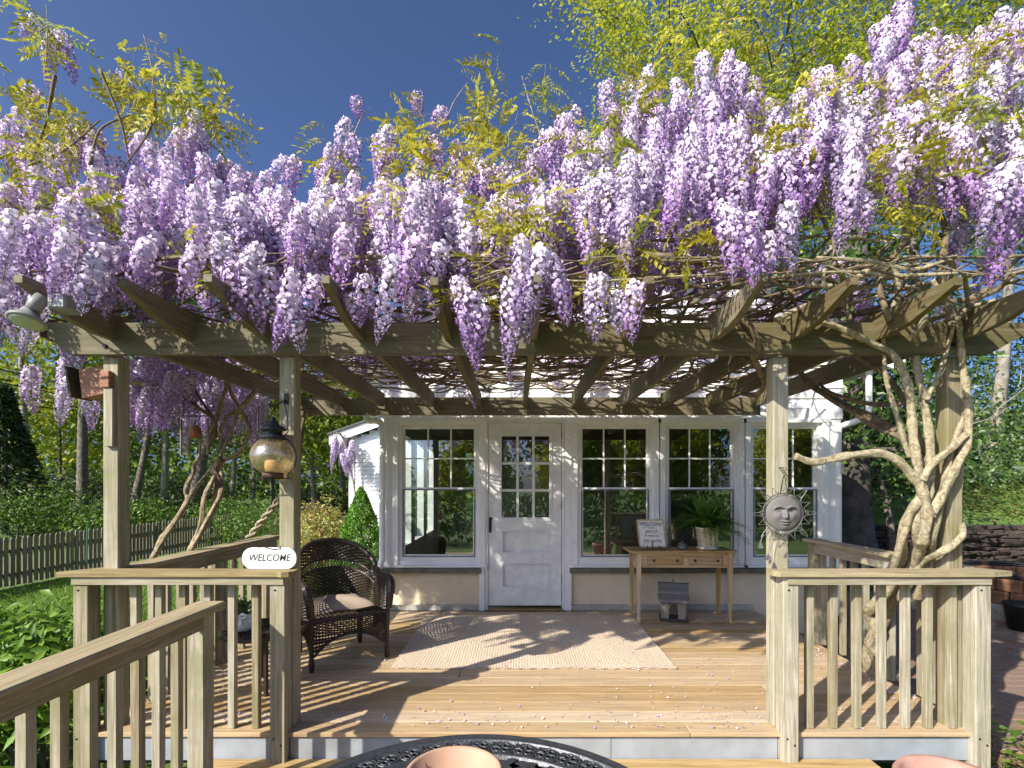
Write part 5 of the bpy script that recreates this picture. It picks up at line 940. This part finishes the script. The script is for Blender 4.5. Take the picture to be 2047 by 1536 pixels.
for lab, px, Y, rx, h, mat, ls in [
    ('dense green shrub beyond the fence at the far left', 40, 15.5, 2.2, 1.9, 'shrub', .11), ('broad dark green shrub beyond the fence under the tall grey trunk', 130, 17, 2.3, 1.7, 'dark', .12), ('green shrub beyond the fence left of the corner post', 195, 15.5, 1.5, 1.3, 'shrub', .11),
    ('bright green shrub beyond the fence right of the corner post', 290, 18, 2.1, 1.6, 'shrub', .12), ('dark shrub behind the pale twining stems', 365, 22, 2.3, 1.8, 'dark', .13), ('large loose green shrub left of the middle post', 500, 13.0, 1.5, 1.9, 'shrub', .075),
    ('green shrub at the foot of the fence behind the lantern post', 455, 17.0, 1.4, 1.4, 'shrub', .09), ('dark green hedge shrub far behind the middle post', 620, 30, 3.2, 1.9, 'dark', .17), ('green hedge shrub far behind the clipped bush', 690, 31, 3.0, 2.2, 'mid', .17), ('dark thicket shrub behind the wind chime', 430, 30, 3.2, 2.0, 'dark', .16), ('dark thicket shrub behind the corner post', 240, 27, 3.6, 2.2, 'dark', .16), ('dark thicket shrub at the far left of the woods', 60, 26, 4.2, 2.4, 'dark', .16), ('green thicket shrub deep in the woods behind the fence', 330, 36, 4.4, 2.3, 'mid', .18)]:
    bush(lab, GX(px, Y), Y, rx, rx * .85, h, mat, 3000, ls, group='shrubs of the woods edge beyond the fence')
far = thing('far_woods', 'distant mass of green woods behind the trunks', 'woods', (-40, 60, -.5), kind='stuff')
n = 34000; C = np.stack([rng.uniform(-110, 60, n), rng.uniform(48, 75, n), rng.random(n) ** 1.35 * 13.5], 1); C[:, 2] *= .45 + .30 * np.sin(C[:, 0] * .21) ** 2 + .25 * rng.random(n); v, f = leafarr(C + [0, 0, -.4], rng.uniform(.45, 1.1, n), None, asp=.65); add('foliage', fast('foliage', v - np.array([-40, 60, -.5]), f, LMATS['mid']), far, (-40, 60, -.5))
# fence
fw = wood('fence_wood', 2, (.08, .07, .045), (.15, .13, .088), (.20, .175, .12), alg=.3)
fe = thing('picket_fence', 'weathered dog eared picket fence along the lawn and woods', 'fence', (-9.2, 8, -.5)); FX = -9.2
pm = MB().prism([(-.044, 0), (.044, 0), (.044, .84), (.026, .885), (-.026, .885), (-.044, .84)], -.009, .009, ax=0).mesh('picket', fw)
y = 7.6
while y < 25.5: add('picket', pm, fe, (FX + .03 + random.uniform(-.004, .004), y, ground(FX, y) + .03 + random.uniform(-.015, .015)), (random.uniform(-.015, .015), 0, 0)); y += .116
for y in [8.3 + 2.45 * k for k in range(8)]: MB().box((FX - .05, y - .05, -.75), (FX + .02 - .001, y + .05, .33), c=.006).build('post', fascia if False else plain('fence_post_grey', (.16, .17, .17), .9, .2), fe)
for z in (-.30, .13):
    for k in range(7): MB().box((FX - .025, 7.6 + k * 2.6, z), (FX + .018, 7.6 + k * 2.6 + 2.597, z + .07)).build('rail', wood('fence_rail', 1, (.08, .07, .045), (.15, .13, .088), alg=.3) if k == 0 and z < 0 else bpy.data.materials['fence_rail'], fe)
MB().tube([P(173, 1125, 9.3), P(175, 1045, 9.3)], .012, 6).build('garden_stake', plain('green_stake', (.03, .16, .08), .5), None); tag(bpy.data.objects['garden_stake'], 'thin green garden stake standing before the picket fence', 'stake')
# power lines
for i, (a, b) in enumerate([((-40, 730, 18), (760, 872, 52)), ((-40, 750, 18), (760, 880, 52)), ((-40, 757, 18.5), (760, 884, 52)), ((-40, 780, 18), (760, 893, 52)), ((-40, 800, 19), (760, 866, 58))]):
    p, q = P(*a), P(*b); A = [p.lerp(q, k / 14) - Vector((0, 0, .5 * math.sin(math.pi * k / 14))) for k in range(15)]
    tag(MB().tube(A, .022 if i else .016, 4).build('power_line', darkm), ['topmost of the power lines crossing the woods', 'second power line from the top, just above its close twin', 'third power line, hanging just under its close twin', 'lowest sagging power line crossing the woods at the left', 'flattest thin power line crossing behind the others'][i], 'power line', 'power lines through the woods')
# clipped cone and pieris beside the house
x, y, z = GX(722, 7.3), 7.3, -.42; o = thing('cone_evergreen', 'bright green clipped cone evergreen between the chair and the house corner', 'shrub', (x, y, z)); MB().tube([(x, y, z), (x, y, z + 1.5)], [.05, .01], 6).build('trunk', treebark, o)
n = 30000; t = 1 - rng.random(n) ** .62; ang = rng.random(n) * 6.283; R_ = .50 * (1 - t ** 1.2) ** .8 * (1 + .07 * np.sin(ang * 9 + t * 25) + .05 * np.sin(ang * 5 - t * 41)); r = R_ * (.80 + .22 * rng.random(n)) + .012 * rng.random(n); C = np.stack([r * np.cos(ang), r * np.sin(ang), .05 + t * 1.72], 1)
U = np.stack([np.cos(ang), np.sin(ang), rng.uniform(.2, 1.2, n)], 1) + rng.normal(0, .4, (n, 3)); v, f = leafarr(C, rng.uniform(.024, .05, n), None, asp=.5, U=U); add('foliage', fast('foliage', v, f, LMATS['spruce']), o, (x, y, z))
bush('rounded yellow and cream variegated shrub by the house wing', GX(652, 9.4), 9.4, .62, .6, 1.75, 'pieris', 6500, .075, lumps=16, asp=.32)
bush('small green shrub at the foot of the cone evergreen', GX(640, 7.6), 7.6, .45, .4, .35, 'shrub', 1500, .05)
bush('leafy green shrub at the far left beside the front railing', -3.20, 3.35, .68, .80, 1.22, 'bright', 4200, .10, lumps=16, asp=.38)
bush('low bright green plant at the left edge below the handrail', -2.75, 2.35, .45, .45, .62, 'bright', 1100, .11, asp=.42)
bush('young azalea with rusty tips beyond the lawn railing', GX(440, 6.4), 6.4, .75, .5, 1.02, 'spruce', 1900, .06, lumps=12, asp=.4)
bush('rusty leaved young shrub beyond the lawn railing, left of the azalea', GX(395, 6.7), 6.7, .25, .25, 1.05, 'rust', 260, .05)
bush('dark leafy plant growing under the deck corner', -2.75, 4.2, .4, .5, .5, 'shrub', 1100, .06)
ws = thing('wisteria', 'small far wisteria bloom hanging at the corner of the house wing', 'wisteria', P(690, 880, 10.6))
for k in range(16): p = P(random.uniform(668, 706), random.uniform(868, 915), 10.6 + random.uniform(-.2, .2)); add('raceme', RM[k % 10], ws, p, (random.uniform(-.2, .2), random.uniform(-.2, .2), k), 1.15)
MB().tube(spline([P(712, 1000, 10.9), P(700, 930, 10.8), P(685, 875, 10.7), P(672, 866, 10.6)], 5), .02, 6).build('stem', bark, ws)
# grass
n = 62000; X = np.concatenate([rng.uniform(-9.0, -2.42, n), rng.uniform(-6, -1.6, 14000)]); Yg = np.concatenate([1.6 + 10.5 * rng.random(n) ** 1.35, rng.uniform(7, 14, 14000)]); Zg = np.array([ground(a, b) for a, b in zip(X, Yg)]); n = len(X)
hgt = rng.uniform(.03, .085, n); an = rng.random(n) * 6.283; w = .0035 + .0006 * Yg; dx, dy = np.cos(an) * w, np.sin(an) * w; ox, oy = rng.normal(0, .025, n), rng.normal(0, .025, n)
v = np.stack([np.stack([X - dx, Yg - dy, Zg], 1), np.stack([X + dx, Yg + dy, Zg], 1), np.stack([X + ox, Yg + oy, Zg + hgt], 1)], 1).reshape(-1, 3)
o = add('grass', fast('grass', v, np.arange(3 * n).reshape(-1, 3), leafmat('grass_blade', [(.09, .18, .02), (.15, .27, .03), (.22, .33, .05)], .35))); tag(o, 'fresh green lawn grass beside the deck', 'grass', kind='stuff')
# the bank at the right: ivy, trunks, stone wall
n = 38000; X = rng.uniform(4.0, 19, n); t = rng.random(n); Yb = 11.2 + t * 6.0 + rng.normal(0, .3, n); Zb = np.array([ground(a, b) for a, b in zip(X, Yb)]) + .15 + (rng.random(n) ** .8) * np.clip(t * 6.4 - .1, .3, 4.0) * (1 + .25 * np.sin(X * 1.7) * np.cos(Yb * 1.3))
C = np.stack([X, Yb, Zb], 1); N = np.tile(np.array([-.25, -.75, .55]), (n, 1)) + unit(n) * .6; N /= np.linalg.norm(N, axis=1)[:, None]; v, f = leafarr(C, rng.uniform(.07, .15, n), N, asp=.65, fold=.2)
o = add('ivy', fast('ivy', v, f, LMATS['ivy'])); tag(o, 'glossy dark green ivy thicket covering the bank behind the corner post', 'ivy', kind='stuff')
n = 9000; X = rng.uniform(3.9, 16, n); Yb = 9.35 + 2.6 * rng.random(n) ** .9; Zb = np.array([ground(a, b) for a, b in zip(X, Yb)]) + rng.random(n) * .16; N = np.tile(np.array([0, -.3, 1.]), (n, 1)) + unit(n) * .6; N /= np.linalg.norm(N, axis=1)[:, None]; v, f = leafarr(np.stack([X, Yb, Zb], 1), rng.uniform(.05, .11, n), N, asp=.4)
o = add('ground_cover', fast('ground_cover', v, f, LMATS['moss'])); tag(o, 'low yellow green ground cover above the dark stone wall', 'ground cover', kind='stuff')
n = 1800; X = rng.uniform(3.7, 14, n); Yb = np.where(rng.random(n) < .5, 9.3 + 6 * rng.random(n), rng.uniform(4, 9, n)); Zb = np.array([ground(a, b) for a, b in zip(X, Yb)]) + .03 + np.where(Yb > 12, rng.random(n) * 2.2, 0); v, f = leafarr(np.stack([X, Yb, Zb], 1), rng.uniform(.05, .12, n), None, asp=.5)
o = add('dead_leaves', fast('dead_leaves', v, f, LMATS['brown'])); tag(o, 'brown fallen leaves on the ground and bank at the right', 'leaves', kind='stuff')
tw = MB()
for k in range(70): a = Vector((random.uniform(4.5, 14), random.uniform(11, 13.5), 0)); a.z = ground(a.x, a.y) + random.uniform(.3, 2.4); limb(tw, a, a + Vector((random.gauss(0, .5), random.uniform(-.5, .1), random.uniform(.1, .9))), .012, .004, .15, 4, 4)
tag(tw.build('bare_twigs', palebark), 'tangle of thin bare twigs among the ivy on the bank', 'twigs', kind='stuff')
x, y = 5.62, 8.6; o = thing('tree', 'big old tree with a wide flared trunk right of the house corner', 'tree', (x, y, -.4)); mb = MB(); mb.lathe([(.62, -.2), (.50, .15), (.38, .45), (.30, .9), (.25, 1.5), (.22, 2.6), (.20, 6)], (x, y, -.3), 14); mb.build('trunk', plain('old_bark', (.105, .09, .078), .95, .3, scale=6, bump=1.0, det=8), o, True)
mb = MB(); E = []
for k in range(16): a = k * .75; p = Vector((x, y, 1.7 + k * .2)); q = p + Vector((math.cos(a) * 1.3, -abs(math.sin(a)) * 1.0 if k % 2 else 1.6, random.uniform(-.2, .9))); A = limb(mb, p, q, .07, .012, .12); E += A[2:]
mb.build('branches', treebark, o); n = 5200; C = np.array([tuple(e) for e in E])[rng.integers(0, len(E), n)] + rng.normal(0, .42, (n, 3)); v, f = leafarr(C, rng.uniform(.08, .17, n), None, asp=.6); add('crown', fast('crown', v - np.array([x, y, -.4]), f, LMATS['ivy']), o, (x, y, -.4))
tree('slim dark sapling right of the big flared trunk', 6.35, 8.7, 3.6, .075, 'ivy', 700, .12, (1.0, .4, 1), (-.7, .3), treebark, nb=6, z=-.35)
tree('pale tall trunk rising on the bank at the right edge', GX(1982, 13.5), 13.5, 12, .17, 'spring', 2600, .16, (3.0, .4, 1), (.3, 0), palebark, bare=.5)
# big trees over the roof
OG = 'tall trees behind the house'
for lab, px, Y, h, tr, cr_, nl, mat, lean in [('tall spring green tree behind the house, with the thick forked dark trunk', 1490, 13.5, 16, .26, (4.6, .5, 1), 11000, 'lime', (-.5, 0)), ('tall tree with slender dark limbs behind the house, right of the thick forked trunk', 1570, 15, 16, .22, (3.8, .5, 1), 5200, 'spring', (.9, 0)), ('tall sparse tree behind the right end of the pergola', 1830, 15, 17, .24, (4.6, .4, 1), 7500, 'spring', (.6, 0)), ('tall lime green tree at the upper right corner beyond the pergola', 2080, 17, 17, .26, (5.0, .4, 1), 6000, 'lime', (0, 0)), ('spring green tree low behind the roof, left of the thick forked trunk', 1330, 17, 13.5, .2, (3.8, .5, 1), 6500, 'lime', (-.3, 0))]:
    tree(lab, GX(px, Y), Y, h, tr, mat, int(nl * 2.3), .12, cr_, lean, treebark, group=OG, nb=18, clump=.24, bare=.45, z=-.4)
# dry stone wall
wall = thing('stone_wall', 'dark dry stacked stone wall at the foot of the bank', 'wall', (8, 9.2, -.35)); stm = plain('dark_stone', (.075, .055, .045), .95, .3, scale=7, bump=.8, c2=(.03, .023, .02))
STN = []
for k in range(6):
    m_ = MB().box((-.5, -.14, 0), (.5, .14, 1), c=.10 if False else .09); m_.v = [(a + random.uniform(-.04, .04), b + random.uniform(-.03, .03), c_ + random.uniform(-.08, .08)) for a, b, c_ in m_.v]; STN.append(m_.mesh('stone', stm))
z = -.33; row = 0; cnt = 0
while z < .58:
    hh = random.uniform(.055, .095); x = 4.05 + random.uniform(-.2, .1)
    while x < 10.6 and cnt < 300:
        L = random.uniform(.2, .5); add('stone', random.choice(STN), wall, (x + L / 2, 9.2 + random.uniform(-.05, .05) + row * .012, z), (random.uniform(-.05, .05), random.uniform(-.03, .03), random.uniform(-.08, .08)), (L * .97, 1.2, hh * .98)); x += L; cnt += 1
    z += hh; row += 1
MB().box((3.95, 9.3, -.4), (14, 9.6, .50)).build('rubble_core', plain('rubble_core', (.04, .032, .028), .95), wall)
rest = MB(); rs = random.Random(3); z = -.33
while z < .58:
    hh = .08; x = 10.4
    while x < 13.6: L = rs.uniform(.2, .5); rest.box((x, 9.06 + rs.uniform(-.05, .05), z), (x + L * .96, 9.3, z + hh * .95), c=.012); x += L
    z += hh
o = rest.build('far_stones', stm, wall); o['kind'] = 'stuff'
# fire pit and brick patio
brk = plain('orange_brick', (.24, .115, .055), .9, .2, scale=14, bump=.5, c2=(.12, .055, .03))
fp = thing('fire_pit', 'low round brick fire pit with a black iron rim, right of the railing', 'fire pit', (6.55, 6.55, -.3)); bm_ = MB().box((-.115, -.05, 0), (.115, .05, .15), c=.012).mesh('brick', brk)
for row in range(2):
    for k in range(18): a = k * 2 * math.pi / 18 + row * .17; add('brick', bm_, fp, (6.55 + .72 * math.cos(a), 6.55 + .72 * math.sin(a), -.06 + row * .153 - .0), (0, 0, a + math.pi / 2))
MB().lathe([(.80, -.3), (.84, -.12), (.82, -.062), (.62, -.062)], (6.55, 6.55, 0), 28).build('stone_base', plain('base_stone', (.30, .28, .25), .9, .2, bump=.4, scale=10), fp)
MB().tube([(6.55 + .74 * math.cos(k * .2618), 6.55 + .74 * math.sin(k * .2618), .29) for k in range(24)], .022, 6, closed=True).tube([(6.55 + .74 * math.cos(k * .2618), 6.55 + .74 * math.sin(k * .2618), .26) for k in range(24)], .016, 6, closed=True).build('iron_rim', darkm, fp)
pb = thing('brick_patio', 'worn reddish brick patio on the ground at the right of the deck', 'patio', (4, 5, -.3), kind='structure')
pbm = plain('patio_brick', (.25, .15, .11), .9, .25, scale=4, bump=.6, c2=(.15, .125, .095), det=8); MB().box((2.72, 3.1, -.5), (7.2, 6.9, -.294)).build('sand_bed', plain('sand_bed', (.16, .13, .10), .95, .2), pb)
pm_ = MB().box((-.098, -.048, -.03), (.098, .048, 0), c=.004).mesh('brick', pbm); cnt = 0; br_rest = MB()
for j in range(37):
    for i in range(22):
        x, y = 2.83 + i * .202 + (j % 2) * .1, 3.16 + j * .101
        if x > 7.1: continue
        zz = -.262 + random.uniform(-.004, .004)
        if (x / y > .86) and cnt < 300 and y < 6.2: add('brick', pm_, pb, (x, y, zz), (0, 0, random.uniform(-.02, .02))); cnt += 1
        else: br_rest.box((x - .098, y - .048, zz - .03), (x + .098, y + .048, zz))
o = br_rest.build('bricks', pbm, pb); o['kind'] = 'stuff'
MB().box((2.72, 6.95, -.5), (8, 7.3, -.12), c=.02).build('patio_step', plain('step_stone', (.24, .22, .19), .9, .2, bump=.4), None); tag(bpy.data.objects['patio_step'], 'low stone step edging the far side of the brick patio', 'step')
gp_ = thing('plant_pot', 'black plastic nursery pot on the brick patio below the fire pit', 'pot', (5.75, 5.85, -.262)); MB().lathe([(.14, .001), (.18, .26), (.19, .265), (.19, .30), (.175, .30), (.165, .25), (.01, .24)], (5.75, 5.85, -.262), 20).build('pot', plain('black_plastic', (.015, .015, .016), .4), gp_, True)
n = 1500; X = rng.uniform(2.66, 3.9, n); Yb = rng.uniform(1.6, 3.3, n); Zb = -.29 + rng.random(n) ** 1.5 * .22; N = np.tile(np.array([0, -.2, 1.]), (n, 1)) + unit(n) * .55; N /= np.linalg.norm(N, axis=1)[:, None]; v, f = leafarr(np.stack([X, Yb, Zb], 1), rng.uniform(.035, .075, n), N, asp=.45)
o = add('periwinkle', fast('periwinkle', v, f, LMATS['shrub'])); tag(o, 'low leafy periwinkle ground cover beside the right railing post', 'ground cover', kind='stuff')
n = 1300; X = rng.uniform(2.64, 4.2, n); Yb = rng.uniform(1.5, 3.5, n); v, f = leafarr(np.stack([X, Yb, -.29 + rng.random(n) * .05], 1), rng.uniform(.03, .08, n), None, asp=.4)
o = add('leaf_litter', fast('leaf_litter', v, f, LMATS['brown'])); tag(o, 'brown leaf litter and mulch under the periwinkle', 'litter', kind='stuff')
# garden behind the viewer, which the window panes mirror
for i, (x, y, rx, h, mat) in enumerate([(-7, -13, 2.6, 4.5, 'mid'), (-2, -14, 3.0, 5.0, 'lime'), (3, -13, 3.2, 5.4, 'lime'), (8, -14, 3.3, 6.0, 'lime'), (13, -12, 3.4, 6.0, 'lime'), (18, -10, 3.4, 6.5, 'mid'), (11, -19, 4, 8.5, 'spring'), (3, -20, 4, 8.0, 'mid'), (-14, -17, 3, 5.0, 'shrub')]):
    bush(['rounded hedge shrub behind the viewer, left of the pair in the middle', 'broad green shrub behind the viewer near the middle', 'tall yellow green shrub behind the viewer', 'large green shrub behind the viewer toward the right', 'loose yellow green shrub behind the viewer at the right', 'tall dense shrub behind the viewer at the far right', 'tallest yellow green shrub behind the viewer', 'tall dense shrub behind the viewer, behind the hedge', 'lone green shrub behind the viewer at the far left'][i], x, y, rx, rx * .8, h, mat, 5200, .34, z=-.5, group='garden shrubs mirrored in the window panes')

hg = thing('hedge', 'low dark green unseen hedge added behind the viewer to keep the lawn out of the panes', 'hedge', (3, -5.4, -.5)); n = 9000; C = np.stack([rng.uniform(-6, 13, n), rng.uniform(-6.0, -4.9, n), rng.random(n) ** .7 * 1.55 - .5], 1); v, f = leafarr(C, rng.uniform(.09, .2, n), None, asp=.6)  # added out of view, blocks the lawn's reflection in the lower panes
add('foliage', fast('foliage', v - np.array([3, -5.4, -.5]), f, LMATS['shrub']), hg, (3, -5.4, -.5))
hs_ = MB()
for k in range(60): limb(hs_, (-6 + k * .32, -5.4, -.5), (-6 + k * .32 + random.gauss(0, .2), -5.4 + random.gauss(0, .2), .9), .02, .006, .1, 4, 4)
hs_.build('stems', treebark, hg)
